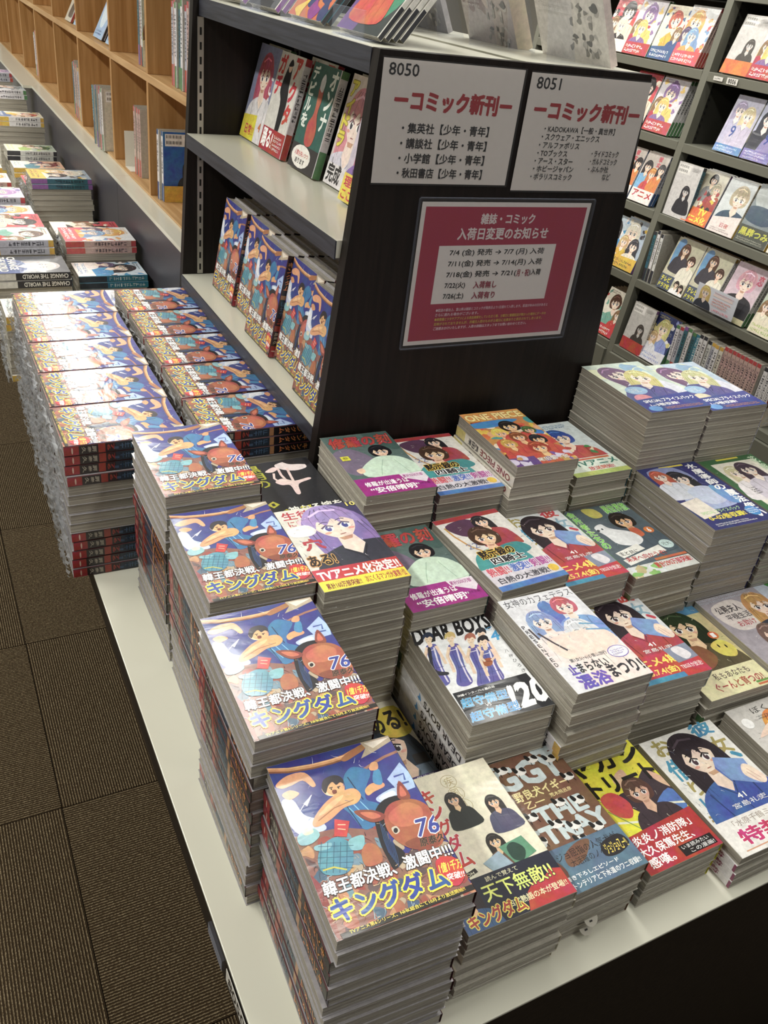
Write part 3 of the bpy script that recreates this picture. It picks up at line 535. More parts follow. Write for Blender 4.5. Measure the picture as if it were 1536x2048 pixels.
# T: black comic with pale gesturing hand and yellow lettering
a = art('T', 'S', '26272c'); a.col_text('黒月の', 'd9d93c', .06, .04, .42, .2, bold=.03).blob('efe0e0', (.5,.06),(.8,.03),(.9,.16),(.7,.2),(.52,.14)).blob('17161b', (.62,.0),(.95,.0),(.97,.12),(.8,.1),(.68,.08))
a.blob('f0d6d2', (.34,.34),(.46,.3),(.6,.36),(.8,.34),(.82,.37),(.62,.42),(.56,.56),(.5,.56),(.5,.42),(.4,.4)).line('f0d6d2', 4, (.5,.36),(.48,.24),(.5,.12)).line('f0d6d2', 4, (.58,.36),(.6,.24),(.62,.14)).line('f0d6d2', 3.5, (.4,.36),(.36,.28),(.4,.2)).blob('f0d6d2', (.3,.16),(.44,.1),(.5,.13),(.4,.18))
a.poly('e6e03c', (.04,.66),(.14,.62),(.2,.68),(.1,.72)).row('1', '26272c', .1, .65, .14, .69).poly('e6e03c', (.14,.8),(.24,.76),(.3,.83),(.2,.87)).row('!', '26272c', .2, .78, .24, .85, bold=.05).row('神なる嫁を', 'f4f2e8', .26, .74, .98, .84, bold=.04).row('なる', 'e6e03c', .42, .75, .58, .83, bold=.03).row('従えろ!', 'e6e03c', .4, .87, .8, .96, bold=.03)
# U1: crowded colourful adventure comic with orange lettering
a = art('W', 'S', 'c98a4a'); a.folds(['d86a3a','3f8ac8','e8c84a','f0e0c8','a83a2c','4aa0a0','5a3a2a','e8b080'], 70, 11, 0, .16, 1, 1, .09)
a.rect('e09a4a', 0, 0, 1, .17).row('ONE PIECE', 'ffe9a0', .03, .04, .96, .15, out='8a3a1c', ow=.07, bold=.06).blob('3f8ac8', (0,.2),(.5,.17),(.8,.2),(.5,.28),(.2,.3),(0,.28))
for (u, v, hc, k) in ((.3,.42,'e8cf5a',.1),(.55,.32,'26201e',.12),(.78,.42,'4a6a3a',.08),(.5,.52,'8a4a2a',.1),(.75,.6,'2a2a30',.1),(.25,.62,'c8a04a',.09),(.62,.74,'a83a2c',.12)): a.figure(u, v, k, hair=hc, skin='f0c090', top='c8503c', long=False)
a.rect('6a4a8a', 0, .86, .4, 1).folds(['7a5aa8','d8d0e8','c8a05a'], 16, 2, 0, .86, 1, 1, .06).row('尾田栄一郎', 'f4efe0', .4, .9, .9, .96, out='5a2a2a', ow=.05, bold=.03)
# X: white comic with blue haired reader, TV band
a = art('X', 'S', 'd5dfe0'); a.rect('3f8a4a', 0, 0, .04, 1).lines('4a86b0', .2, .04, .9, .12, 2, 4).figure(.5, .3, .17, hair='2c4fa0', skin='f2d6c0', top='b83a3a', long=False).folds(['3f8a4a','b83a3a','e8d8b8'], 10, 8, .2, .5, .9, .64, .06)
a.rect('dfe9dc', 0, .7, 1, .93).rect('c8643c', .3, .71, .9, .74).row('TVアニメ', '2f7a6a', .2, .75, .95, .84, bold=.05).row('放送開始!', 'c02c34', .35, .86, .8, .92, bold=.04).rect('b8c86a', 0, .93, 1, 1)
# Y / Z: pale blue-green price packs with blue band
for key, bg, h1, h2 in (('Y', 'c9d8cf', '7a5a80', 'd8cf8a'), ('Z', 'bccfe2', '7a5a80', 'cfcf9a')):
    a = art(key, 'B', bg); a.folds(['dbe8d8','a9c8d8','e8ecc8','8fb4d0'], 16, 4, 0, 0, 1, .7, .14)
    a.figure(.32, .24, .17, hair=h1, skin='f6e6da', top='dfe2ee', tilt=-.4).figure(.62, .34, .16, hair=h2, skin='f6e6da', top='5a5a9a', tilt=.35)
    a.ell('9fc4e6', .26, .58, .17, .08).lines('ffffff', .14, .54, .38, .62, 3, 2).ell('e89aa8' if key == 'Y' else 'e6dcc0', .2, .74, .14, .08).line('2a2c4a', 1.2, (.4,.5),(.56,.58),(.5,.64)).poly('3c4a96', (0,.76),(1,.7),(1,1),(0,1)).row('SPECIALプライスパック', 'ffffff', .12, .77, .96, .83, bold=.04).row('1~3巻収録!', 'ffffff', .14, .85, .6, .9, bold=.04).lines('e8a05a', .3, .92, .95, .97, 2, 3).ell('6aa4e0', .14, .94, .1, .05)
# generic designs for the far shelves and far piles
PAL = [('d9d4da','8a6aa0','e8c46a','b8323c'),('c8d8e4','2c2a30','3f8fc0','f0e4e0'),('e6dfc8','b8523c','d8b03c','3a5a8a'),('e2e4e6','e0a85a','7aa0c8','d0505a'),('b9c4b4','3a5a3a','a8c060','e8e0c8'),
       ('2f3a6a','d8cf8a','8fa0d8','e8e8f0'),('c83a4a','241c20','f0d8c0','f4e9d8'),('d9c9e0','b48ac0','6a70b0','e8e4f4'),('efe9d8','5a3a2c','7ab0a0','c8323c'),('a9b8c8','e6e0d0','3a3a44','d8b03c'),('e8b89a','7a2c2c','4a8a9a','f0e8d8'),('d0d4d8','7a808a','2a3240','b9bfc6')]
for i, (bg, hr, tp, bd) in enumerate(PAL):
    g = random.Random(40 + i); a = art('G%d' % i, 'S' if i % 3 else 'B', bg)
    a.folds([tp, bd, bg, hr], 26, i, 0, .05, 1, .75, .07).scrib([hr, tp, 'ffffff'], 40, i, 0, .05, 1, .75, .07, .8)
    a.figure(g.uniform(.35, .65), .28, .2, hair=hr, skin='f3dccb', top=tp, tilt=g.uniform(-.3, .3), long=bool(i % 2)).figure(g.choice((.2, .85)), .5, .13, hair=g.choice(('2c2a30','8a6a4a','c8a878','5a4a6a')), skin='f3dccb', top=bd)
    if i % 3 == 0: a.figure(g.uniform(.25, .75), .52, .15, hair=tp, skin='f3dccb', top=hr)
    a.scrib([hr, 'ffffff', bd], 30, i+60, .1, .3, .9, .76, .08, .7).lines(hr, .08, .03, .6, .11, 2, i)
    a.poly(bd, (0,.78),(1,g.uniform(.7,.78)),(1,1),(0,1)).lines('ffffff' if i in (0, 2, 3, 6, 8) else tp, .06, .81, .94, .97, 2, i + 5)
a = art('N9', 'S', 'b9b8cc'); a.figure(.3, .25, .17, hair='a49ab8', skin='f0e0d8', top='b8b4d0').figure(.66, .32, .17, hair='d8c8a0', skin='f0e0d8', top='c4bcd4').row('9', '2c4a9a', .3, .52, .46, .72, bold=.02).rect('3f7ab8', 0, .86, 1, 1).lines('d8e4f4', .08, .88, .9, .98, 2, 1)
a = art('N9b', 'S', 'b4b8d0'); a.figure(.34, .3, .18, hair='2c2e3c', skin='f0e0d8', top='2c2e3c').figure(.8, .4, .15, hair='a49ab8', skin='f0e0d8', top='8a80b4').row('9', '2c4a9a', .52, .5, .68, .7, bold=.02).rect('6a60a8', 0, .82, 1, 1).lines('e4e0f4', .08, .84, .9, .98, 3, 1)
a = art('TD', 'B', 'c4c0a8'); a.blob('6a9ac8', (.05,.1),(.3,.05),(.35,.5),(.1,.6)).figure(.4, .2, .12, hair='5a3a2c', skin='efd0b8', top='3c3a44').figure(.75, .36, .11, hair='4a3026', skin='efd0b8', top='e6e0d0', long=False).rect('4a5468', 0, .72, .5, 1).row('テレビ', 'e6e03c', .05, .75, .4, .85, bold=.05).row('ドラマ化', 'e6e03c', .05, .88, .46, .97, bold=.05).figure(.66, .82, .07, hair='2a2020', skin='efd0b8', top='ffffff', long=False).figure(.85, .86, .07, hair='2a2020', skin='efd0b8', top='ffffff')
a = art('TV', 'S', 'cfc8b4'); a.figure(.5, .16, .12, hair='1d1a1c', skin='e8ccb4', top='8a8a8a', long=False).figure(.75, .3, .12, hair='b0a890', skin='e8ccb4', top='a83a3c').folds(['d8c03c','3a3a3c','a83a3c','e8e0c8'], 14, 3, .1, .35, .9, .7, .07).rect('e0702c', 0, .7, 1, 1).row('TV', 'f4e44a', .5, .71, .8, .82, bold=.06).row('アニメ化', 'f4e44a', .1, .84, .9, .97, bold=.06)
a = art('AN', 'S', 'd4c8c0'); a.figure(.25, .3, .14, hair='2c2428', skin='f0d0b8', top='7ab0d8').figure(.55, .42, .14, hair='c87a3c', skin='f0d0b8', top='c83a3c').figure(.85, .3, .13, hair='2c2428', skin='f0d0b8', top='d87a3c').col_text('彼女', 'd8405a', .55, .05, .28, .16, bold=.05).rect('efe4e0', 0, .74, 1, 1).row('アニメ', 'b8242c', .1, .77, .92, .9, bold=.05)
a = art('BL', 'S', 'd0d6d8'); a.figure(.6, .32, .24, hair='b8a888', skin='ecd8c8', top='3c5468', long=False).poly('e8dcd8', (0,.74),(1,.62),(1,1),(0,1)).row('日夜', 'c05a6a', .4, .8, .7, .88, bold=.03).lines('8a7a80', .1, .9, .9, .97, 2, 2)
a = art('GR', 'B', '7f8a8e'); a.blob('b8c0c0', (0,.1),(.6,.05),(1,.2),(.7,.4),(.2,.4)).blob('3f5468', (0,.4),(.5,.36),(1,.5),(.6,.66),(0,.6)).rect('4a4f48', 0, .7, 1, 1).row('黒葬つみ', 'c8c84a', .06, .74, .94, .87, bold=.05).lines('b9b9a8', .06, .9, .94, .97, 2, 3)
a = art('PK', 'B', 'd2bcc8'); a.figure(.5, .3, .22, hair='d8a0b0', skin='f2dccf', top='2a2a30', long=False).col_text('恋', 'c84a6a', .78, .1, .3, .16, bold=.04).rect('cfc8a0', 0, .9, 1, 1)
# blue teasing pair on the gondola: red lettered, green, pink
a = art('S1', 'S', '8a8fb0'); a.figure(.52, .3, .24, hair='c0566a', skin='f4dccb', top='ece8ec', tilt=-.1).poly('e6d83c', (0,.76),(.62,.72),(.66,1),(0,1)).row('日常!?', 'c8323c', .2, .84, .6, .95, bold=.04).row('4', 'd87a3c', .78, .78, .88, .87, bold=.04).col_text('この', 'f0f0f4', .84, .3, .7, .12, bold=.04)
a = art('S2', 'S', 'd9d6d0'); a.col_text('ガチ', 'c8242c', .04, .03, .45, .26, bold=.08).col_text('アクタ', 'c8242c', .68, .03, .7, .24, bold=.08).blob('1c1a1e', (.4,.14),(.56,.1),(.62,.3),(.7,.5),(.6,.9),(.5,.86),(.44,.5),(.3,.36)).ell('e8c8b0', .5, .13, .07, .05).blob('1c1a1e', (.4,.12),(.5,.05),(.6,.1),(.52,.12)).rect('a8202a', 0, .76, 1, 1).row('踊る!', 'ffffff', .05, .78, .5, .96, bold=.05).lines('ffffff', .55, .8, .95, .96, 4, 3)
a = art('S3', 'S', '1f5a50'); a.col_text('デビルを', 'e9efe8', .06, .03, .62, .2, bold=.06).col_text('オンナ', 'e9efe8', .74, .03, .6, .22, bold=.06).blob('b8483c', (.42,.2),(.54,.16),(.6,.3),(.58,.44),(.7,.6),(.64,.74),(.4,.74),(.34,.56),(.46,.44)).blob('d8d8dc', (.42,.14),(.5,.08),(.58,.14),(.56,.24),(.44,.22)).rect('2a2628', 0, .76, 1, 1).ell('f0ece6', .42, .87, .36, .11).row('人間を失いつつ', 'c8242c', .16, .82, .68, .87, bold=.03).row('あります', '241f22', .24, .89, .6, .94, bold=.04)
a = art('S4', 'S', 'e0d2cc'); a.figure(.5, .38, .3, hair='d88a9a', skin='f6e0d6', top='d8d4e4').col_text('アイドラ', 'e6d83c', .06, .06, .66, .2, out='a8903c', ow=.09, bold=.06).row('3', 'e6d83c', .76, .04, .92, .18, out='a8903c', ow=.09, bold=.06).rect('e4dfe2', 0, .8, 1, 1).row('完成', '241f22', .06, .8, .5, .97, bold=.05)
a = art('S5', 'S', 'cfc4d4'); a.figure(.6, .34, .3, hair='c87a9a', skin='f6e0d6', top='8a6ab0').rect('e8d44a', 0, .76, 1, 1).row('理想的な', 'c8323c', .06, .78, .94, .87, bold=.05).row('ここに在り', 'c8323c', .06, .89, .94, .98, bold=.05)
# magazines
a = art('MG', 'B', '2f3a3c'); a.blob('e08a5a', (.2,.3),(.5,.2),(.62,.4),(.5,.7),(.3,.6)).blob('3f8a6a', (.5,.5),(.9,.4),(1,.7),(.7,.9)).blob('6a4a8a', (.0,.7),(.3,.66),(.4,1),(0,1)).lines('e8e0d8', .06, .04, .45, .12, 2, 3).row('大暴', 'd8a04a', .5, .1, .9, .24, bold=.04).figure(.45, .4, .14, hair='e8e0d8', skin='f0c8a8', top='c8503c')
a = art('MD', 'B', '35383c'); a.folds(['4a4e54','26282c','5a5e64'], 20, 2, 0, 0, 1, 1, .12).row('別人中野中也', 'c8ccd0', .1, .5, .8, .6)
a = art('MO', 'B', 'c8643c'); a.folds(['e8c84a','8a3a8a','2c3a6a','efe4d8'], 24, 6, 0, 0, 1, 1, .12)
a = art('MB', 'B', '9fc0e6'); a.blob('d9ebfa', (.1,.1),(.6,.05),(.9,.4),(.6,.8),(.2,.7)).blob('f4d8cc', (.4,.3),(.6,.28),(.6,.5),(.42,.5)).lines('4a6a9a', .1, .85, .8, .95, 2, 3)
def back_cover(key, bg, ink='3a3a40', band=None):
    a = art(key, 'S', bg); a.rect('efece8', .05, .03, .55, .2)
    for r in (0, 1):
        for i in range(14): a.rect(ink, .08 + i*.026, .045 + r*.08, .08 + i*.026 + (.008 if i % 3 else .015), .09 + r*.08)
    a.figure(.62, .5, .12, hair=ink, skin=bg, top=ink); a.lines(ink, .6, .05, .94, .12, 3, 3)
    if band: a.rect(band, 0, .76, 1, 1)
back_cover('BW', 'd6d3d2'); back_cover('BO', 'cfcbc8', '4a4440', 'd8702c'); back_cover('BR', 'c9c6c2', '4a4440', 'b83a32'); back_cover('BB', '1f5fae', '26303c', 'd8a83c')
back_cover('BX', 'cfc9b8', '5a5048')
a = art('CW', 'B', '2c2e38'); a.figure(.6, .3, .2, hair='b0a8a8', skin='e8d0c0', top='4a5a8a').row('CHANGE', 'e8e4dc', .04, .62, .8, .72, bold=.04).row('THE WORLD', 'e8e4dc', .04, .75, .9, .85, bold=.04).rect('d8d4cc', 0, .88, 1, 1)
for key_, cs in (('A', None), ('AY', ('2a211c','f4f0d8')), ('KB', ('28406a','e8eef4')), ('KR', ('6a1c28','f4e8e8')), ('H', ('7a90c0','ffffff','c8a0a8')), ('J', ('4a5a2c','f4f0d0','8a5a3a')), ('Q2', ('5a5058','f4f0ec','8a6a50')), ('M', ('4a4260','f4f0f8')), ('NS', ('2c4440','c8dcd0','7c6f86')), ('O22', ('2a2830','c8a878','f4f0ec')), ('Q', ('24303a','c8d4d8','6a8a50')), ('R', ('e8ecf8','1c2050','8a9ac8')), ('SG', ('8a8078','f8f4ec')), ('X', ('4a6a8a','f4f0ec','b86a5a')), ('Y', ('8ab0b8','f8f8e8','7a80a8')), ('Z', ('8aa8c8','f8f8e8','7a80a8')), ('T', ('4a4a54',)), ('F', ('3a3238','c8b8a0')), ('E', ('8a8480','f8f4f0'))):
    if cs:
        n0 = len(ART[key_].items); ART[key_].scrib(list(cs), 46, 9, .04, .06, .96, .7, .06, .5)
        it = ART[key_].items; new = it[n0:]; del it[n0:]
        k_ = max(2, int(n0 * .55)); it[k_:k_] = new      # strokes lie under the lettering and band
# ------------------------------------------------------------------ book parts
ORD = ['top','second','third','fourth','fifth','sixth','seventh','eighth','ninth','tenth','eleventh','twelfth','thirteenth','fourteenth','fifteenth','sixteenth','seventeenth','eighteenth','nineteenth','twentieth','twenty-first','twenty-second','twenty-third','twenty-fourth']
WHITE = 'f2efe8'
SPINE = {
 'K': ([(0,.38,'17141a'),(.38,.42,'b07a50'),(.42,.6,'22303f'),(.6,.68,'2a1a20'),(.68,1,'9c2028'),(.735,.885,'2b2224')], [(.06,.34,'キングダム','d88a3a'),(.61,.67,'76','9c2028'),(.75,.87,'原泰久','a39a8c'),(.93,.945,'●','d8b8a8'),(.44,.58,'lines','4a6a88')]),
 'G': ([(0,1,'e6e6e8')], [(.05,.6,'DEAR BOYS','26262c'),(.64,.7,'4','3aa0d8')]),
 'KR': ([(0,1,'dfe6e4'),(.8,1,'b8343c')], [(.06,.6,'彼女お借り','2f7a86'),(.66,.74,'41','2f7a86')]),
 'KB': ([(0,1,'ece8ea'),(.0,.02,'8a3a5a')], [(.1,.6,'彼女お借り','8a3a5a')]),
 'W': ([(0,1,'ece6d8'),(.84,1,'d8c87a')], [(.06,.56,'ONE PIECE','8a2c34'),(.6,.78,'尾田栄','2a2a34')]),
 'M': ([(0,1,'e2d8d8'),(.86,1,'ecd93c')], []), 'F': ([(0,1,'e2d8d8'),(.8,1,'c22e3e')], []),
 'NS': ([(0,1,'46605c'),(.74,1,'a02686')], []), 'A': ([(0,1,'ece6cf'),(.72,1,'b8242c')], []), 'R': ([(0,1,'2b2c66')], []), 'SG': ([(0,1,'3c6b42')], []),
 'CW': ([(0,1,'26242a'),(.68,1,'d8d4cc')], [(.03,.6,'CHANGE THE WORLD','e8e4dc')]), 'G1': ([(0,1,'2f7a92'),(.6,1,'3a3f46')], [(.05,.55,'lines','dfe8ea')]),
 'IG': ([(0,1,'7a5540'),(.7,1,'5a7890')], []), 'AY': ([(0,1,'e6dd2f'),(.72,1,'b02028')], []), 'T': ([(0,1,'26272c')], []),
}
def spine_of(key):
    if key in SPINE: return SPINE[key]
    g = random.Random(key); base = g.choice(['e6e3dc','e2dfe0','ded8c8','3a6a78','e4e0e6','b8b8c4','c8a8a0','dcdcd8'])
    bd = g.choice(['b8403c','3a5a8a','3a3a40','d8b048','5a8a5a','8a5a9a'])
    return ([(0,1,base),(.0,.07,bd),(.74,1,bd)], [(.14,.6,'lines','3a3a44')])
def spine_geo(b, key, w, h, t):
    segs, txt = spine_of(key); x = w/2
    for i, (v0, v1, c) in enumerate(segs):
        e = x + .00003 * (i + 1)
        b.poly([(e, h/2-v0*h, .0011), (e, h/2-v0*h, t-.0011), (e, h/2-v1*h, t-.0011), (e, h/2-v1*h, .0011)], [(0,3,2,1)], lin(c))
    for v0, v1, s, c in txt:
        e = x + .0003
        if s == 'lines':
            g = random.Random(key + 's'); v = v0
            while v < v1:
                L = t*.5/h
                for k in range(3):
                    if g.random() < .5: za = t*g.uniform(.26, .7); z0_, z1_, va, vb = za, za+t*.07, v, v+L*.8
                    else: va = v + L*.7*g.random(); vb = va + L*.16; z0_, z1_ = t*.26, t*.76
                    b.poly([(e, h/2-va*h, z0_), (e, h/2-va*h, z1_), (e, h/2-vb*h, z1_), (e, h/2-vb*h, z0_)], [(0,3,2,1)], lin(c))
                v += L
            continue
        if s.isascii() and len(s) > 3:
            V, F, bb = text_tris(s, .02); W, H = bb[2]-bb[0], bb[3]-bb[1]
            b.poly([(e, h/2 - (v0 + (v1-v0)*(x_-bb[0])/W)*h, t*(.2 + .6*(1-(y-bb[1])/H))) for x_, y in V], F, lin(c)); continue
        n = len(s)
        for i, ch in enumerate(s):
            a0 = h/2 - (v0 + (v1-v0)*i/n)*h; a1 = h/2 - (v0 + (v1-v0)*(i+.85)/n)*h
            V, F, bb = text_tris(ch, .03); W, H = bb[2]-bb[0] or 1, bb[3]-bb[1] or 1
            if ch == 'ー': V = [(y, x) for x, y in V]; W, H = H, W; bb = (bb[1], bb[0], bb[3], bb[2])
            P = [(e, a1 + (a0-a1)*(y-bb[1])/H, t*(.82 - .64*(x_-bb[0])/W)) for x_, y in V]
            b.poly(P, F, lin(c))
CHAM = {'K': '4a1820', 'G': 'd0d0d0'}
_bk = {}
def book_meshes(key, t, full):
    k = (key, round(t, 4), full)
    if k in _bk: return _bk[k]
    a = ART[key]; w, h = a.w, a.h; cv = MB(); c0 = a.items[0][2]; th = .0004
    ce = lin('b9b4a8') if key not in ('K','R','SG') else tuple(.3*p + .7*q for p, q in zip(c0, lin('b9b4a8')))
    cv.box(-w/2, w/2-.0011, -h/2, h/2, t-th, t, ce); cv.box(-w/2, w/2-.0011, -h/2, h/2, 0, th, ce); ch = .0011
    cv.poly([(w/2-ch, -h/2, t), (w/2, -h/2, t-ch), (w/2, h/2, t-ch), (w/2-ch, h/2, t), (w/2-ch, -h/2, 0), (w/2, -h/2, ch), (w/2, h/2, ch), (w/2-ch, h/2, 0)], [(0,1,2,3), (1,5,6,2), (5,4,7,6)], lin(CHAM.get(key, spine_of(key)[0][0][2])))
    spine_geo(cv, key, w, h, t)
    if full:
        for i, (P, F, c) in enumerate(a.items):
            z = t + min(.00002 * (i + 1), .0006) if False else t + .0005 * (i + 1) / (len(a.items) + 1)
            cv.poly([(min(x, w/2-.0009), y, z) for x, y in P], F, c)
    elif full is None:      # seen from behind: print on the back
        pass
    pg = MB(); pg.box(-w/2+.0012, w/2-.0012, -h/2+.0012, h/2-.0012, th, t-th)
    _bk[k] = (cv.mesh('cover', M['print']), pg.mesh('page_block', M['pages'], False)); return _bk[k]
def book(key, t, full, label, mat, group, cat='book', name='comic_book'):
    cv, pg = book_meshes(key, t, full)
    o = bpy.data.objects.new(name, None); COL.objects.link(o); o.matrix_world = mat; o.empty_display_size = .01
    o['label'] = label; o['category'] = cat
    if group: o['group'] = group
    link('cover', cv, o); link('page_block', pg, o); return o
def flat(x, y, z, rot): return Matrix.Translation((x, y, z)) @ Matrix.Rotation(rot, 4, 'Z')

_film = []
for s in range(4):
    g = random.Random(90 + s); b = MB(); nu, nv = 16, 5; W, T = .124, .0163
    V = []
    for j in range(nv):
        for i in range(nu):
            out = .002 + g.uniform(0, .009) * (1 if 0 < j else .4)
            V.append((-W/2 + W*i/(nu-1), -out, T*(.93 - .88*j/(nv-1))))
    b.poly(V, [(j*nu+i, j*nu+i+1, (j+1)*nu+i+1, (j+1)*nu+i) for j in range(nv-1) for i in range(nu-1)])
    _film.append(b.mesh('plastic_wrap', M['film'], False))

REST = []
def pile(key, desc, x, y, ztop, deg, n, flips=(), jit=.0016, film=False, group=None, keep=99, full_top=1, z0=0.0):
    """a pile of one title; every copy is an object of its own, counted from the top"""
    t = (ztop - z0) / n; r = random.Random(hash_str(desc)); out = []
    for i in range(n):
        k = n - 1 - i
        z = z0 + t * i; top = (k == 0)
        jx, jy, ja = (0, 0, 0) if top else (r.uniform(-jit, jit), r.uniform(-jit, jit), r.uniform(-.012, .012))
        fl = k in flips
        lab = ('top copy of ' + desc) if top else ('bottom copy of ' + desc if i == 0 else ORD[k] + ' copy from top of ' + desc)
        mt = flat(x+jx, y+jy, z+.0002, radians(deg)+ja+(pi if fl else 0))
        if k >= keep:
            REST.append((key, t - .00035, mt, (r.randrange(4), fl) if film else None)); continue
        o = book(key, t - .00035, top or (k < full_top), lab, mt, group or ('copies in ' + desc), 'book', 'comic_pack' if key in ('R', 'SG', 'Y', 'Z') else 'comic_book')
        if film:
            e = link('plastic_wrap', _film[r.randrange(4)], o, (0, (ART[key].h/2+.0003 if fl else -ART[key].h/2-.0003), 0), (0, 0, pi if fl else 0))
        out.append(o)
    return out
def build_rest():
    """copies too deep in the piles or behind the front rows to pick out, joined"""
    b = MB()
    for key, t, mt, fm in REST:
        cv, pg = book_meshes(key, t, False)
        for me, mi in ((cv, 0), (pg, 1)):
            col = me.color_attributes['Col'].data if mi == 0 else None
            V = [tuple(mt @ v.co) for v in me.vertices]; o_ = len(b.v); b.v.extend(V)
            for p in me.polygons:
                b.f.append([o_ + i for i in p.vertices]); b.m.append(mi); b.c.append(tuple(col[p.loop_start].color) if col else (1, 1, 1, 1))
        if fm:
            me = _film[fm[0]]; hh = ART[key].h/2 + .0003; m2 = mt @ (Matrix.Translation((0, hh if fm[1] else -hh, 0)) @ Matrix.Rotation(pi if fm[1] else 0, 4, 'Z'))
            V = [tuple(m2 @ v.co) for v in me.vertices]; o_ = len(b.v); b.v.extend(V)
            for p in me.polygons: b.f.append([o_ + i for i in p.vertices]); b.m.append(2); b.c.append((1, 1, 1, 1))
    o = link('comic_book', b.mesh('comic_book', [M['print'], M['pages'], M['film']])); o['kind'] = 'stuff'
    o['label'] = 'further comics low in the piles and behind the front rows'; o['category'] = 'book'
def hash_str(s):
    h = 7
    for ch in s: h = (h * 131 + ord(ch)) % 1000003
    return h

# ------------------------------------------------------------------ floor, ceiling
fl = MB(); fl.box(-3.2, 5.2, -1.6, 8.2, FLOOR-.05, FLOOR-.006)
floor = struct(link('floor', fl.mesh('floor', M['steel_dark'], False)))
tb = MB(); tb.box(-.2492, .2492, -.2492, .2492, -.006, 0); tmesh = tb.mesh('carpet_tile', M['carpet'], False)
for i in range(-3, 1):
    for j in range(-4, 12):
        link('carpet_tile', tmesh, floor, (-.088 - .25 - .5*(-1-i) if False else -.088 + .5*i + .25, 1.375 + .5*j - .25, FLOOR), (0, 0, pi/2 * ((i + j) % 2)))
for j in range(-4, 13):
    for i in range(1, 8): link('carpet_tile', tmesh, floor, (-.088 + .5*i + .25, 1.375 + .5*j - .25, FLOOR), (0, 0, pi/2 * ((i + j) % 2)))
cb = MB(); cb.box(-3.2, 5.2, -1.6, 8.2, CEIL, CEIL+.05); struct(link('ceiling', cb.mesh('ceiling', M['ceiling'], False)))
for nm, bxs in (('wall_back', (-3.2, 5.2, 8.2, 8.3)), ('wall_right', (5.2, 5.3, -1.6, 8.2)), ('wall_left', (-3.3, -3.2, -1.6, 8.2))):
    wb = MB(); wb.box(*bxs, FLOOR, CEIL); struct(link(nm, wb.mesh(nm, M['ceiling'], False)))
for i, (x, y, sx, sy, p) in enumerate(LIGHTS):
    t = thing('ceiling_light', 'tube light on the ceiling, ' + ORD[i].replace('top', 'first') + ' of those above the shop aisles', 'ceiling light', (x, y, CEIL), group='ceiling tube lights')
    part('housing', M['white_paint'], t, (-sx/2-.02, sx/2+.02, -sy/2-.02, sy/2+.02, -.05, 0))
    part('diffuser', M['lamp'], t, (-sx/2, sx/2, -sy/2, sy/2, -.058, -.0505))

# ------------------------------------------------------------------ tables
t = thing('display_table', 'low black display table with white top under the front comic piles', 'table', (0, 0, FLOOR))
H = -FLOOR
part('tabletop', M['white_board'], t, (0, 1.17, 0, 1.805, H-.004, H), bevel=.0008)
part('apron', M['black_y'], t, (.0006, 1.1694, .0006, 1.8044, H-.046, H-.0042))
part('table_base', M['black_y'], t, (.13, 1.04, .002, 1.79, 0, H-.0462))
pr = part('price_rail', M['acrylic'], t, (-.003, .0008, .165, .212, H-.03, H-.012))
a = Art(.064, .02, 'ddd9d0'); a.row('8050', '1c1a1a', .12, .12, .88, .88, bold=.03)
def art_mesh(name, a, mat, thick=.0006):
    b = MB(); b.box(-a.w/2, a.w/2, -a.h/2, a.h/2, -thick, 0, a.items[0][2])
    for i, (P, F, c) in enumerate(a.items): b.poly([(x, y, .00002*(i+1)) for x, y in P], F, c)
    return b.mesh(name, mat)
FACE_W = Matrix(((0,0,-1,0),(-1,0,0,0),(0,1,0,0),(0,0,0,1)))      # flat card facing -X, top up
FACE_S = Matrix(((1,0,0,0),(0,0,-1,0),(0,1,0,0),(0,0,0,1)))       # flat card facing -Y, top up
o = link('number_label', art_mesh('number_label', a, M['print_dull'])); o.matrix_world = Matrix.Translation((-.0012, .124, -.021)) @ FACE_W
o['label'] = 'small white shelf label numbered 8050 on the black table side'; o['category'] = 'label'
t = thing('display_table', 'white topped display table behind the front one, beside oak shelves', 'table', (0, 0, FLOOR))
part('tabletop', M['white_board'], t, (-.004, .37, 1.845, 6.2, H-.004, H), bevel=.0008)
part('apron', M['black_y'], t, (-.0034, .3694, 1.8456, 6.1994, H-.046, H-.0042))
part('table_base', M['black_y'], t, (.12, .36, 1.85, 6.15, 0, H-.0462))

# ------------------------------------------------------------------ front piles of the blue horse comic
KD = 'blue horse comics '
pile('K', KD+'piled at the front table corner', .109, .111, .218, -2.5, 13, (2,3,4,5,9,10,11), jit=.0028)
pile('K', KD+'in the second left-edge pile', .102, .297, .255, -.9, 15, (3,4,5,6,7,8,9,13))
pile('K', KD+'in the third left-edge pile', .121, .497, .259, -1.1, 15, (4,5,6,7,8,9))
pile('K', KD+'in the fourth left-edge pile', .122, .695, .276, .1, 16, (5,6,7,8,9,10,11))
for i in range(5):
    w5 = ['nearest', 'second', 'third', 'fourth', 'farthest'][i]
    pile('K', KD+w5+' sideways pile by the carpet aisle', .063 + .002*i, .900 + .1315*i, .236, -90, 14, (4,5,6,7,8), film=True, jit=.0022, keep=(14,3,2,1,1)[i])
    pile('K', KD+w5+' sideways pile beside shelf unit', .268 + .001*i, .893 + .1345*i, .2335, -90, 14, (3,4,5,9,10), film=True, jit=.002, keep=(3,1,1,1,1)[i])
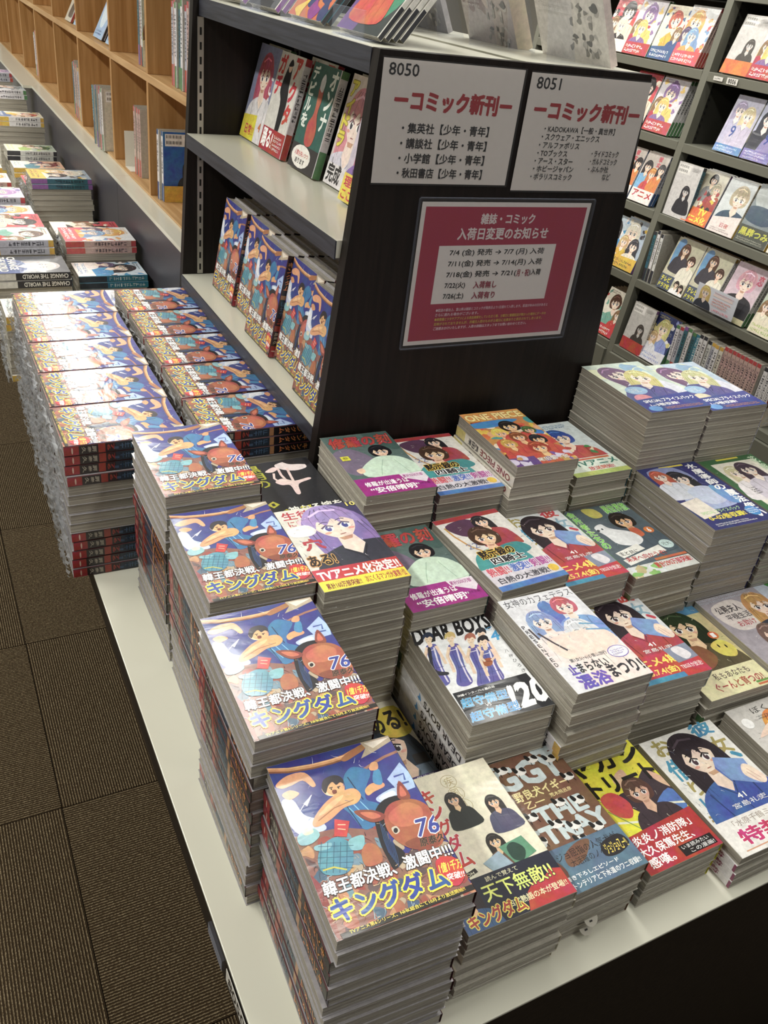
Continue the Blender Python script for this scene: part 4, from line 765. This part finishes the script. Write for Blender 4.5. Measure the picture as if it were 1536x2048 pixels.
# ------------------------------------------------------------------ other piles on the front table
pile('A', 'cream idiom comics with magenta-black band, front row', .257, .1225, .112, -.9, 8, (3, 4), jit=.005, keep=8)
pile('IG', 'brown books with melting pale letters, front row', .3705, .1265, .090, .3, 6, (2, 3), jit=.003, keep=6)
pile('AY', 'yellow comics with black title and red band', .4985, .1235, .060, .5, 4, keep=4)
pile('KB', 'white comics with blue-clad girl, front row', .629, .104, .056, -.6, 4, (1, 2, 3), keep=4)
pile('E', 'grey comics with orange-haired figure, front right', .7885, .106, .056, -.5, 4, keep=4)
pile('F', 'low yellow-white comics beside the basketball pile', .243, .310, .052, -1, 3, keep=1)
pile('G', 'white basketball comics with purple jerseys', .3615, .304, .164, -2.6, 9, (3, 4, 5, 6), jit=.002, keep=9)
pile('H', 'pale comics with purple brush lettering', .4765, .277, .200, -1, 12, (5, 6), jit=.003, keep=10)
pile('KR', 'red-clad girl comics nearer the front edge', .6345, .305, .132, -2.5, 8, (2, 3, 4, 5, 6), jit=.003, keep=8)
pile('J', 'green-haired figure comics with cream band', .7625, .2925, .080, -1.5, 5, (2,), keep=4)
pile('Q2', 'lilac comics with golden-haired lady', .8905, .2825, .090, -1, 6, keep=3)
pile('L', 'bluish comics with green leaf, right edge', 1.0205, .2825, .088, -1, 6, keep=1)
pile('M', 'purple-haired girl comics with yellow band', .241, .470, .259, -1.1, 16, (2, 3), jit=.0012, keep=14)
pile('NS', 'teal comics with magenta band, second row', .3645, .468, .198, -.5, 13, (5, 6), jit=.002, keep=5)
pile('O22', 'white comics numbered 22, second row', .486, .4615, .207, 2.6, 14, (4, 5), jit=.002, keep=4)
pile('KR', 'red-clad girl comics in the middle row', .6005, .460, .188, .4, 12, (3, 4), jit=.003, keep=4)
pile('Q', 'green lettered comics with a white dog', .7365, .462, .173, .3, 11, (2,), jit=.002, keep=7)
pile('R', 'navy fantasy packs with white title', .8785, .4655, .227, -1.3, 15, (), jit=.001, keep=13)
pile('SG', 'green bordered packs at right edge', 1.0155, .462, .224, -1, 14, (), jit=.001, keep=3)
pile('T', 'black comics with pale hand and yellow title', .2635, .6735, .212, .5, 12, keep=1)
pile('NS', 'teal comics with magenta band beneath signs', .3835, .652, .254, -1.4, 17, (7,), jit=.0015, keep=8)
pile('O22', 'white comics numbered 22, beneath signs', .5035, .6505, .236, -1.2, 15, (), jit=.002, keep=5)
pile('W', 'crowded orange adventure comics, tilted at top', .6175, .632, .277, -1.2, 15, (1, 2), jit=.003, keep=10)
pile('X', 'white comics with blue-haired reader', .7445, .639, .235, -.4, 14, (5, 6), jit=.003, keep=7)
pile('Y', 'tallest pale green packs with blue band', .8755, .6475, .332, -.6, 24, (), jit=.0008, keep=18)
pile('Z', 'pale blue packs right of the tallest pile', 1.0105, .644, .322, -1, 22, (), jit=.0008, keep=10)
# two paper order slips sticking out of the brown books
sl = MB(); n = 10; V = [(0, 0, 0)] + [(.009*cos(pi + pi*i/n), .009*sin(pi + pi*i/n), 0) for i in range(n+1)]
sl.poly(V, [(0, i, i+1) for i in range(1, n+1)], lin('cdc8ba')); sl.poly([(-.003, -.004, .0001), (.001, -.004, .0001), (.001, -.002, .0001), (-.003, -.002, .0001)], [(0,1,2,3)], lin('3a3632'))
slm = sl.mesh('order_slip', M['print_dull'])
for i, (x, z) in enumerate(((.366, .0305), (.364, .0155))):
    o = link('order_slip', slm, None, (x, .0355, z), (radians(38), 0, 0)); o['label'] = ['upper half-round paper slip poking from the brown book pile', 'lower half-round paper slip poking from the brown book pile'][i]; o['category'] = 'paper slip'

# ------------------------------------------------------------------ shelf unit behind the signs
g = thing('shelf_unit', 'black shelf unit with white shelves and blue-grey edges behind the signs', 'shelf', (0, 0, 0))
def panel(name, mat, parent, y0, y1, outline):
    b = MB(); n = len(outline); V = [(x, y0, z) for x, z in outline] + [(x, y1, z) for x, z in outline]
    b.poly(V, [tuple(range(n)), tuple(range(2*n-1, n-1, -1))] + [(i, n+i, n+(i+1) % n, (i+1) % n)[::-1] for i in range(n)])
    me = b.mesh(name, mat, False); o = link(name, me, parent); bm = bmesh.new(); bm.from_mesh(me); bmesh.ops.recalc_face_normals(bm, faces=bm.faces); bm.to_mesh(me); bm.free(); return o
panel('end_panel', M['black_z'], g, .745, .765, [(.308, .0002), (.862, .0002), (.809, .782), (.367, .782)])
dv = thing('divider_panel', 'tall black panel at the far end of the black shelf unit', 'panel')
panel('panel_board', M['black_z'], dv, 1.5022, 1.5222, [(.318, .0002), (.862, .0002), (.80, 1.25), (.376, 1.25)])
part('base_panel', M['charcoal'], g, (.372, .80, .766, 1.501, .0002, .236))
part('back_panel', M['black_z'], g, (.577, .593, .766, 1.501, .2605, .7535))
for (z, x0, x1) in ((.26, .327, .843), (.545, .339, .836)):
    s = part('shelf_board', M['white_board'], g, (x0+.0022, .576, .7655, 1.5015, z-.024, z)); part('edge_band', M['black_edge'], s, (x0, x0+.002, .7655, 1.5015, z-.026, z-.0006))
    s = part('shelf_board', M['white_board'], g, (.594, x1-.0022, .7655, 1.5015, z-.024, z)); part('edge_band', M['black_edge'], s, (x1-.002, x1, .7655, 1.5015, z-.026, z-.0006))
s = part('top_board', M['white_board'], g, (.3672, .576, .7655, 1.5015, .754, .782)); part('edge_band', M['black_edge'], s, (.365, .367, .7655, 1.5015, .752, .7815))
s = part('top_board', M['white_board'], g, (.60, .8068, .7655, 1.5015, .754, .782)); part('edge_band', M['black_edge'], s, (.807, .809, .7655, 1.5015, .752, .7815))
for x in (.362, .56):
    r_ = part('slotted_rail', M['metal'], g, (x, x+.012, 1.4995, 1.5018, .262, .75))
    part('rail_slot', M['slot'], r_, *[(x+.004, x+.008, 1.4992, 1.4996, .27+.025*i, .283+.025*i) for i in range(19)])['kind'] = 'stuff'
# signs on the end panel
def sign(name, label, a, x, z, sleeve, rot=0):
    t = thing(name, label, 'sign', (0, 0, 0)); t.matrix_world = Matrix.Translation((x, .7432, z)) @ FACE_S @ Matrix.Rotation(rot, 4, 'Z')
    link('paper', art_mesh('paper', a, M['sign_print']), t)
    W, Hh = a.w/2 + sleeve, a.h/2 + sleeve
    part('clear_sleeve', M['sleeve'] if sleeve > .003 else M['sleeve'], t, (-W, W, -Hh, Hh, .0016, .0021)); 
    if sleeve > .003:
        part('sleeve_rim', M['acrylic'], t, (-W, W, Hh, Hh+.0016, -.0006, .0026), (-W, W, -Hh-.0016, -Hh, -.0006, .0026), (-W-.0016, -W, -Hh, Hh, -.0006, .0026), (W, W+.0016, -Hh, Hh, -.0006, .0026))
a = Art(.213, .147, 'd6cdc5'); a.row('8050', '1c1a1c', .04, .03, .24, .125, bold=.02).row('ーコミック新刊ー', '9c1420', .1, .23, .94, .39, bold=.08)
for i, s_ in enumerate(('・集英社【少年・青年】','・講談社【少年・青年】','・小学館【少年・青年】','・秋田書店【少年・青年】')): a.row(s_, '1c1a1c', .17, .49+.125*i, .80, .575+.125*i, bold=.03)
sign('sign_card', 'white laminated card numbered 8050 with red heading on the black panel', a, .479, .700, .0018)
a = Art(.213, .152, 'd6cdc5'); a.row('8051', '1c1a1c', .05, .03, .24, .125, bold=.02).row('ーコミック新刊ー', '9c1420', .07, .215, .96, .37, bold=.08)
for s_, u0, v0, u1 in (('・KADOKAWA【一般・異世界】',.18,.42,.78),('・スクウェア・エニックス',.17,.49,.66),('・アルファポリス',.16,.56,.5),('・TOブックス',.16,.63,.41),('・アース・スター',.15,.70,.47),('・ホビージャパン',.15,.77,.49),('・ポラリスコミック',.14,.84,.49),('・ライドコミック',.62,.62,.86),('・ガルドコミック',.62,.69,.86),('・ぶんか社',.62,.76,.8),('など',.76,.83,.83)):
    a.row(s_, '1c1a1c', u0, v0, u1, v0+.058, bold=.022)
sign('sign_card', 'white laminated card numbered 8051 with publisher list, right of 8050', a, .7035, .696, .0018)
a = Art(.297, .210, 'd8cfc9'); a.rect('9a1038', .022, .03, .978, .97).row('雑誌・コミック', 'dccfcc', .34, .075, .66, .145, bold=.045).row('入荷日変更のお知らせ', 'dccfcc', .22, .17, .76, .25, bold=.045)
a.poly('dcd4ce', (.125,.29),(.83,.29),(.83,.7),(.125,.7))
for i, s_ in enumerate(('7/4 (金) 発売 → 7/7 (月) 入荷','7/11(金) 発売 → 7/14(月) 入荷','7/18(金) 発売 → 7/21(','7/22(火)','7/26(土)')):
    a.row(s_, '1c1a1c', .19, .315+.077*i, (.76, .76, .61, .31, .31)[i], .366+.077*i, bold=.03)
a.row('月・祝', '8c1236', .613, .469, .69, .52, bold=.03).row(')入荷', '1c1a1c', .692, .469, .765, .52, bold=.03)
a.row('入荷無し', '8c1236', .36, .546, .5, .597, bold=.035).row('入荷有り', '8c1236', .36, .623, .5, .674, bold=.035)
for i, (s_, c_) in enumerate((('●配送の都合上、富山県は雑誌とコミックが発売日より1日遅れて入荷します。配送が休みの日があると','d8b8c0'),('さらに遅れる場合がございます。','d8b8c0'),('●検索機とツタヤアプリによる商品検索をしていただく際、土曜日に書籍配送が無かった場合にデータの','c8a83a'),('反映がされておりませんが、月曜日入荷のものが土曜日に在庫ありと表示されてしまいます。','c8a83a'),('ご迷惑おかけいたしますが、入荷の詳細はスタッフまでお問い合わせください。','d8b8c0'))):
    a.row(s_, c_, .16, .735+.034*i, (.86,.42,.86,.84,.74)[i], .758+.034*i, bold=.02)
sign('sign_card', 'crimson notice with white date table in a clear sleeve below the cards', a, .6035, .498, .0045)

# face-out books: front faces -X, leaning back towards +X
def facing(base, lean, w_, h_, t, yaw=0):
    lx = Vector((0, -1, 0)); ly = Vector((sin(lean), 0, cos(lean))); lz = Vector((-cos(lean), 0, sin(lean)))
    m = Matrix((lx, ly, lz)).transposed().to_4x4()
    if yaw: m = Matrix.Rotation(yaw, 4, 'Z') @ m; lx, ly, lz = [Matrix.Rotation(yaw, 3, 'Z') @ v for v in (lx, ly, lz)]
    return Matrix.Translation(Vector(base) + ly*(h_/2) - lz*t) @ m
def rank(key, desc, x, y, z, lean, n, t, group=None, dy=0, name='comic_book', cat='book', kp=1):
    """one face-out title with n copies standing one behind the other"""
    a = ART[key]
    for k in range(n):
        bx = x + k * (t + .0006) / cos(lean)
        if k >= kp:
            REST.append((key, t, facing((bx, y + dy*k, z + .0006 + t*sin(lean)), lean, a.w, a.h, t), None)); continue
        lab = ('front copy of ' if n > 1 else '') + desc if k == 0 else ORD[k] + ' copy behind the front of ' + desc
        if n > 1 and k == 0: lab = 'front copy of ' + desc
        book(key, t, k == 0, lab, facing((bx, y + dy*k, z + .0006 + t*sin(lean)), lean, a.w, a.h, t), group or ('copies of ' + desc) if n > 1 else group, cat, name)
xx = [.345, .362, .352, .377, .370]
for i in range(5):
    rank('K', KD + ['nearest','second nearest','middle','second farthest','farthest'][i] + ' upright row on lower shelf', xx[i], (.833, .964, 1.094, 1.224, 1.354)[i], .26, radians(9), 9 if i < 3 else 8, .0175)
rank('K', KD + 'row at far end of lower shelf', .392, 1.437, .26, radians(9), 1, .0175) if False else None
rank('S5', 'pink and lilac comics with yellow band, upper shelf end', .438, .925, .545, radians(14), 2, .014)
rank('S4', 'pale comics with pink-haired face numbered 3', .462, 1.040, .545, radians(14), 2, .014)
rank('S3', 'dark green comic with red figure', .447, 1.168, .545, radians(14), 1, .016)
rank('S2', 'white and red comic with black-clad figure', .444, 1.315, .545, radians(14), 1, .014)
rank('S2', 'red lettered comic half hidden behind the black-clad and green ones', .4745, 1.246, .545, radians(14), 1, .014)
rank('S1', 'grey-blue comics with pink hair and yellow band', .447, 1.436, .545, radians(14), 2, .014)
# magazines on top in clear stops
def stop(x, y, lab, wd=.10):
    t = thing('acrylic_stop', lab, 'display stand', (x, y, .7825))
    part('front_lip', M['acrylic'], t, (-.002, .0, -wd/2, wd/2, 0, .035), bevel=.0006); part('foot', M['acrylic'], t, (0.0002, .05, -wd/2, wd/2, 0, .002))
ART['MG'].w
rank('MG', 'glossy dark magazines with orange figure on top board', .391, .868, .7848, radians(38), 4, .008, name='magazine', cat='magazine')
rank('MO', 'orange-purple magazine on top board', .392, 1.055, .7848, radians(38), 2, .008, name='magazine', cat='magazine')
rank('MD', 'charcoal wrapped magazines on top board', .392, 1.24, .7848, radians(38), 3, .009, name='magazine', cat='magazine')
rank('MD', 'farthest charcoal magazines on top board', .392, 1.40, .7848, radians(38), 2, .009, name='magazine', cat='magazine')
stop(.378, .865, 'clear acrylic lip before the dark orange-figure magazine'); stop(.378, 1.06, 'clear acrylic lip before the orange-purple magazine'); stop(.378, 1.25, 'clear acrylic lip before the charcoal magazines')
# books seen from behind on the far side of the top, in clear easels
def easel_book(key, lab, x, y, lean, hh, wd, t, bg, sp):
    o = thing('art_book', lab, 'book'); lx = Vector((0, 1, 0)); ly = Vector((-sin(lean), 0, cos(lean))); lz = lx.cross(ly)
    o.matrix_world = Matrix.Translation(Vector((x, y + wd/2, .7866)) + ly*hh/2) @ Matrix((lx, ly, lz)).transposed().to_4x4()
    a = Art(wd, hh, bg); a.rect('5a5a5c', .1, .05, .8, .5) if key else a.folds(['b8a8a0','8a7a78'], 8, 4, .1, .5, .6, .9, .1)
    a.folds(['6a6a6c','b0acaa','8a8886'], 26, 5, .5, .62, .9, .95, .03); a.lines('b8b2ae', .1, .55, .5, .7, 5, 4)
    b = MB(); b.box(-wd/2, wd/2, -hh/2, hh/2, -t, 0, lin(bg))
    for i, (P, F, c) in enumerate(a.items): b.poly([(-x_, y_, -t-.00003*(i+1)) for x_, y_ in P], [f[::-1] for f in F], c)
    b.poly([(-wd/2-.00005, -hh/2, -t), (-wd/2-.00005, -hh/2, 0), (-wd/2-.00005, hh/2, 0), (-wd/2-.00005, hh/2, -t)], [(0,1,2,3)], lin(sp))
    for i in range(8): b.poly([(-wd/2-.0001, hh*(.0+.05*i), -t*.7), (-wd/2-.0001, hh*(.0+.05*i), -t*.35), (-wd/2-.0001, hh*(.03+.05*i), -t*.35), (-wd/2-.0001, hh*(.03+.05*i), -t*.7)], [(0,1,2,3)], lin('b86a6a'))
    link('cover', b.mesh('cover', M['print']), o)
easel_book(1, 'big white wrapped art book seen from behind on top board', .777, .787, radians(27), .24, .17, .012, 'cfcac6', 'e2d2cc')
easel_book(0, 'thick cream book seen from behind, further along top board', .765, .985, radians(27), .22, .15, .028, 'a39a98', 'd8c8b0')
easel_book(0, 'dim grey book seen from behind at the far end', .74, 1.2, radians(27), .22, .16, .01, '8a878c', 'b8b4b8')
for i, (x, y) in enumerate(((.68, .80), (.655, .97), (.64, 1.16))):
    t = thing('acrylic_easel', ['clear acrylic easel holding the big white art book', 'clear acrylic easel holding the thick cream book', 'clear acrylic easel holding the dim grey book'][i], 'display stand', (x, y, .7823))
    part('side_fin', M['acrylic'], t, (-.02, .10, 0, .003, 0, .0015)); b = MB()
    for yy_ in (0, .10):
        V = [(-.02, yy_, .0016), (.03, yy_, .0016), (-.07, yy_, .24), (-.075, yy_, .24)]
        V += [(a_, b_ + .0025, c_) for a_, b_, c_ in V]; b.poly(V, [(0,1,2,3),(7,6,5,4),(0,4,5,1),(1,5,6,2),(2,6,7,3),(3,7,4,0)])
    link('support_fin', b.mesh('support_fin', M['acrylic'], False), t)

# ------------------------------------------------------------------ oak shelves at left back
g = thing('oak_shelf', 'light oak cubby shelves on a charcoal base with white ledge', 'shelf', (0, 0, 0))
part('base_panel', M['charcoal'], g, (.374, .70, 1.524, 2.36, .0002, .2615)); part('base_panel', M['charcoal'], g, (.374, .70, 2.362, 3.95, .0002, .2615)); part('base_panel', M['charcoal'], g, (.374, .70, 3.952, 6.2, .0002, .2615))
part('ledge', M['white_board'], g, (.366, .72, 1.524, 2.36, .262, .272)); part('ledge', M['white_board'], g, (.366, .72, 2.3615, 4.0, .262, .272)); part('ledge', M['white_board'], g, (.33, .72, 4.0015, 6.2, .262, .272))
part('bottom_board', M['oak_y'], g, (.41, .70, 1.524, 6.2, .2725, .2785), bevel=.001)
part('shelf_board', M['oak_y'], g, (.41, .70, 1.524, 6.2, .556, .575), bevel=.001)
part('top_board', M['oak_y'], g, (.41, .70, 1.524, 6.2, .865, .885), bevel=.001)
part('back_board', M['oak'], g, (.70, .712, 1.524, 6.2, .2725, .885))
DIV = [2.112, 2.556, 3.08, 3.575, 4.08, 4.55, 5.05, 5.55]
for y in DIV:
    part('divider', M['oak'], g, (.4102, .6995, y-.009, y+.009, .2788, .5558), bevel=.001); part('divider', M['oak'], g, (.4102, .6995, y-.009, y+.009, .5752, .8648), bevel=.001)
def spine_out(key, lab, x, y, z, t, group, lean=0, name='comic_book', cat='book'):
    a = ART[key]; lx = Vector((-1, 0, 0)); ly = Vector((0, sin(lean), cos(lean))); lz = lx.cross(ly)
    m = Matrix.Translation(Vector((x + a.w/2, y, z + .0006)) + ly*a.h/2) @ Matrix((lx, ly, lz)).transposed().to_4x4()
    o = book(key, t, False, lab, m, group, cat, name); return o
def back_print(o, key, t):
    """barcode print on the back cover, which faces the camera"""
    a = ART[key]; b = MB()
    for i, (P, F, c) in enumerate(a.items): b.poly([(-x, y, -.00003*(i+1)) for x, y in P], [f[::-1] for f in F], c)
    link('back_print', b.mesh('back_print', M['print']), o)
def spines(keys, where, x, y0, z, tt, back=None, lean=0, name='comic_book', cat='book', jig=.004):
    r = random.Random(hash_str(where)); y = y0
    for i, k in enumerate(keys):
        o = spine_out(k, (['nearest','second','third','fourth','fifth','sixth','seventh','eighth','ninth','tenth','eleventh','twelfth'][i]) + ' book from the near side ' + where, x + (0 if i == 0 else r.uniform(-jig, jig)), y, z, tt, 'books ' + where, lean, name, cat)
        if i == 0 and back: back_print(o, back, tt)
        y += tt + .0008
GK = ['G%d' % i for i in range(12)]
for i in range(2):
    o = spine_out('BB', ['nearer blue comic with barcode back in the oak cubby', 'farther blue comic behind the barcode one in oak cubby'][i], .428 - .006*i, 2.035 + .022*i, .2785, .018, None); 
    if i == 0: back_print(o, 'BB', .018)
spines([GK[i] for i in (3, 3, 3, 3, 3)], 'in the lower cubby beyond the metal bookend', .432, 2.30, .2785, .015, None)
t = thing('bookend', 'white metal bookend standing in the lower oak cubby', 'bookend', (.45, 2.45, .2788)); part('upright_plate', M['white_paint'], t, (-.03, .05, 0, .0012, 0, .1)); part('foot_plate', M['white_paint'], t, (-.03, .05, -.07, -.0002, 0, .0012))
spines([GK[i] for i in (0, 7, 3, 9, 11, 5, 1)], 'in the wrapped magazine cubby', .40, 2.66, .2785, .017, 'BX', jig=.008)
spines([GK[i] for i in (2, 8, 3, 7, 5, 3, 9, 4, 3, 5)], 'in the fourth lower oak cubby', .425, 3.14, .2785, .018, None, jig=.008)
spines([GK[i] for i in (3, 7, 3, 9)], 'in the fifth lower oak cubby', .43, 3.64, .2785, .02, None)
spines([GK[i] for i in (3, 11)], 'in the sixth lower oak cubby', .43, 4.25, .2785, .02, None)
spines([GK[i] for i in (3, 7, 0, 9, 5, 11, 3, 7)], 'in the nearest upper oak cubby', .43, 1.80, .5752, .016, 'G0', jig=.006)
spines([GK[i] for i in (4, 3, 9)], 'in the second upper oak cubby, green backed', .432, 2.24, .5752, .016, 'G4')
rank('MB', 'pale blue wrapped magazine leaning in third upper cubby', .432, 2.66, .5752, radians(26), 2, .008, name='magazine', cat='magazine')
rank('MB', 'pale blue wrapped magazine beyond the first', .432, 2.85, .5752, radians(26), 2, .008, name='magazine', cat='magazine')
rank('MB', 'dim blue magazine in fourth upper cubby', .432, 3.2, .5752, radians(26), 1, .008, name='magazine', cat='magazine')
rank('BX', 'grey magazine in fourth upper cubby', .432, 3.38, .5752, radians(26), 1, .008, name='magazine', cat='magazine')
spines([GK[i] for i in (6, 8, 6)], 'in the far upper oak cubby', .43, 4.2, .5752, .02, None)

# ------------------------------------------------------------------ far piles at left
FP = [  # key, x, near y, z top, n, words
 ('G10', .060, 1.575, .150, 9, 'yellow-orange comics just behind the blue ones'),
 ('CW', .0565, 1.83, .163, 9, 'black and white comics with dark spine'),
 ('G8', .050, 1.995, .190, 10, 'cream comics with green-red spines'),
 ('G6', .045, 2.14, .185, 10, 'red-splashed comics by the aisle'),
 ('G3', .045, 2.29, .17, 9, 'white wrapped comics by the aisle'),
 ('G7', .040, 2.44, .185, 10, 'pale lilac comics by the aisle'),
 ('G4', .040, 2.60, .15, 8, 'greenish comics by the aisle'),
 ('G3', .035, 2.78, .15, 8, 'white comics past the greenish ones'),
 ('G2', .035, 2.98, .15, 8, 'yellow-cream comics farther along aisle'),
 ('G9', .030, 3.3, .17, 9, 'grey-blue comics at far aisle'),
 ('G5', .272, 1.70, .118, 7, 'navy comics hidden behind the blue piles'),
 ('G1', .268, 1.92, .118, 7, 'blue-grey comics with teal spine'),
 ('G3', .264, 2.05, .172, 10, 'white comics with dark marked spine'),
 ('G6', .262, 2.19, .150, 9, 'red-grey comics by charcoal panel'),
 ('G9', .262, 2.64, .195, 12, 'grey-white tall pile by charcoal panel'),
 ('G3', .262, 2.80, .14, 8, 'pale pile behind the tall grey one'),
 ('G10', .260, 3.12, .121, 7, 'tan-pink low pile by charcoal panel'),
 ('G4', .260, 3.29, .145, 8, 'green and yellow pile by charcoal panel'),
 ('G2', .258, 3.55, .218, 12, 'cream pile with black lettered spine'),
 ('G11', .258, 4.02, .247, 13, 'farthest dark-striped comics by panel'),
 ('G7', .258, 4.5, .25, 13, 'farthest grey comics by the ledge'),
]
for (k, x, y, z, n, wd) in FP:
    pile(k, wd, x, y + .07, z, -90, n, tuple(range(2, n-1)), jit=.003, film=(x < .1 or k in ('G3', 'G9')), keep=2 if y < 2.7 else 1)

# ------------------------------------------------------------------ steel bookcase at right
LEAN = .09
def bx(z): return 2.13 + LEAN * z
g = thing('steel_bookcase', 'dark olive-grey steel bookcase of comics along the right wall', 'bookcase', (0, 0, 0))
BZ = [-.216, .034, .268, .498, .716, .945]
def raked(name, mat, y0, y1, z0, z1, d0, d1, parent):
    return panel(name, mat, parent, y0, y1, [(bx(z0)+d0, z0), (bx(z1)+d0, z1), (bx(z1)+d1, z1), (bx(z0)+d1, z0)])
YU = [.62, 1.475 - .0, 1.99, 2.86]
YU = [1.0, 1.99, 2.95]
for y in YU:
    raked('upright', M['steel'], y-.014, y+.014, FLOOR+.001, 1.6, 0, .035, g)
    raked('side_panel', M['steel_dark'], y-.012, y+.012, FLOOR+.001, 1.6, .0352, .26, g)
raked('back_sheet', M['steel_dark'], 1.0, 2.95, FLOOR+.001, 1.6, .262, .268, g)
b = MB()
for zi in range(70): 
    z = -.25 + zi*.02; b.box(bx(z)+.04, bx(z)+.046, 1.9755, 1.9779, z, z+.008)
link('bracket_slot', b.mesh('bracket_slot', M['slot'], False), g)['kind'] = 'stuff'
for z in BZ:
    for (a0, a1) in ((1.0145, 1.9755), (2.0045, 2.9355)):
        s = link('shelf_board', None, g) if False else part('shelf_board', M['steel'], g, (bx(z)-.002, bx(z)+.24, a0, a1, z-.028, z), bevel=.001)
for (a0, a1) in ((1.0145, 1.9755), (2.0045, 2.9355)):
    part('kick_panel', M['steel'], g, (bx(-.5)+.01, bx(-.5)+.03, a0, a1, FLOOR+.001, -.246))
LN = radians(17)
def shelf_books(zi, items, where):
    for it in items:
        key, y, n, t, wd = it[:5]; ln = it[5] if len(it) > 5 else LN
        rank(key, wd + ' ' + where, bx(BZ[zi]) + .006, y, BZ[zi], ln, n, t)
shelf_books(4, [('G6', 2.49, 2, .014, 'red-white comics at far end'), ('G0', 2.362, 2, .014, 'white-red comics with dark-haired figure'), ('G2', 2.235, 3, .014, 'orange-edged comics third from the post'), ('G3', 2.118, 7, .012, 'pale comics with brown spines')], 'on upper left bay shelf')
shelf_books(4, [('BO', 1.885, 5, .014, 'barcoded comics with orange band'), ('G0', 1.765, 2, .014, 'colourful comics with red print'), ('G3', 1.64, 2, .014, 'whitish comics'), ('G7', 1.5, 2, .014, 'lilac comics')], 'on upper right bay shelf')
shelf_books(3, [('G6', 2.275, 2, .014, 'red crowd comics behind the signs'), ('G0', 2.14, 5, .014, 'white-red comics with dark red spines')], 'on left bay second shelf')
shelf_books(3, [('N9', 1.80, 2, .015, 'lilac comics numbered 9 with blue band'), ('N9b', 1.682, 2, .015, 'blue-lilac comics numbered 9 with violet band'), ('G7', 1.565, 2, .015, 'pale violet comics')], 'on second shelf')
shelf_books(2, [('AN', 2.225, 1, .014, 'farther anime banded comic'), ('AN', 2.105, 2, .014, 'nearer anime banded comics')], 'on left bay middle shelf')
shelf_books(2, [('BW', 1.915, 1, .016, 'barcoded white comic', radians(5)), ('TV', 1.826, 3, .014, 'yellow-orange TV banded comics'), ('BL', 1.706, 3, .014, 'fair-haired figure comics in wrap'), ('GR', 1.578, 3, .014, 'misty grey wrapped comics'), ('G6', 1.44, 2, .014, 'pinkish comics')], 'on middle shelf')
shelf_books(1, [('G1', 2.19, 1, .014, 'farther blue comic with yellow foot'), ('G9', 2.085, 2, .014, 'blue-grey comics')], 'on left bay fourth shelf')
shelf_books(1, [('TD', 1.822, 3, .014, 'farther drama comics with navy-yellow patch'), ('TD', 1.690, 3, .014, 'nearer drama comics with navy-yellow patch'), ('PK', 1.545, 5, .016, 'pink-haired figure comics'), ('G4', 1.40, 2, .014, 'green toned comics')], 'on fourth shelf')
for i, (k, yv) in enumerate((('BW', 1.952), ('G6', 1.934), ('G4', 1.916))):
    spine_out(k, ['white spine comic', 'magenta spine comic', 'dark green spine comic'][i] + ' against the post on fourth shelf', bx(BZ[1])+.01, yv, BZ[1], .014, None)
shelf_books(0, [('G8', 2.07, 5, .014, 'cream and red comics')], 'on left bay lowest shelf')
shelf_books(0, [('BR', 1.90, 1, .014, 'white barcoded comic with red band', radians(8)), ('G5', 1.795, 2, .014, 'black-blue white lettered comics')], 'on lowest shelf')
spines([GK[i] for i in (11, 7, 9, 0, 5, 1, 6, 6, 4, 8, 2, 10)][::-1], 'on the lowest right shelf', bx(BZ[0])+.012, 1.50, BZ[0], .0175, 'BW')
spines(['G3']*9, 'in the pink-white series on lowest shelf', bx(BZ[0])+.014, 1.345, BZ[0], .0165, 'BW', jig=.001)
spines(['G6']*3, 'in the magenta group on lowest shelf', bx(BZ[0])+.014, 1.28, BZ[0], .0165, 'G6', jig=.001)
a = Art(.045, .018, 'e6e3dc'); a.row('8006', '1c1a1c', .14, .16, .86, .86, bold=.03)
o = link('number_label', art_mesh('number_label', a, M['print_dull'])); o.matrix_world = Matrix.Translation((bx(.7)-.0045, 1.865, .702)) @ FACE_W
o['label'] = 'white shelf label numbered 8006 on the steel shelf edge'; o['category'] = 'label'
a = Art(.04, .012, 'e2dfd8'); a.lines('6a6a6a', .1, .2, .9, .8, 1, 1)
o = link('price_strip', art_mesh('price_strip', a, M['print_dull'])); o.matrix_world = Matrix.Translation((bx(.7)-.0045, 1.925, .702)) @ FACE_W
o['label'] = 'blank narrow white strip left of the 8006 label'; o['category'] = 'label'
a = Art(.175, .075, 'dfe0e6'); a.figure(.22, .3, .09, hair='d8b86a', skin='f2dccb', top='2c3240').rect('f0d8d0', .42, .2, .9, .3); a.lines('d06a6a', .44, .1, .96, .18, 1, 3).lines('c8603c', .44, .36, .96, .7, 3, 7).lines('d86a7a', .5, .76, .96, .92, 1, 8)
t = thing('promo_card', 'small illustrated promo card hanging from the fourth steel shelf', 'card'); t.matrix_world = Matrix.Translation((bx(.08)-.012, 1.60, .082)) @ FACE_W @ Matrix.Rotation(-.0, 4, 'Z')
link('card_print', art_mesh('card_print', a, M['sign_print']), t); part('clear_holder', M['sleeve'], t, (-.092, .092, -.055, .04, .0015, .0022))
build_rest()
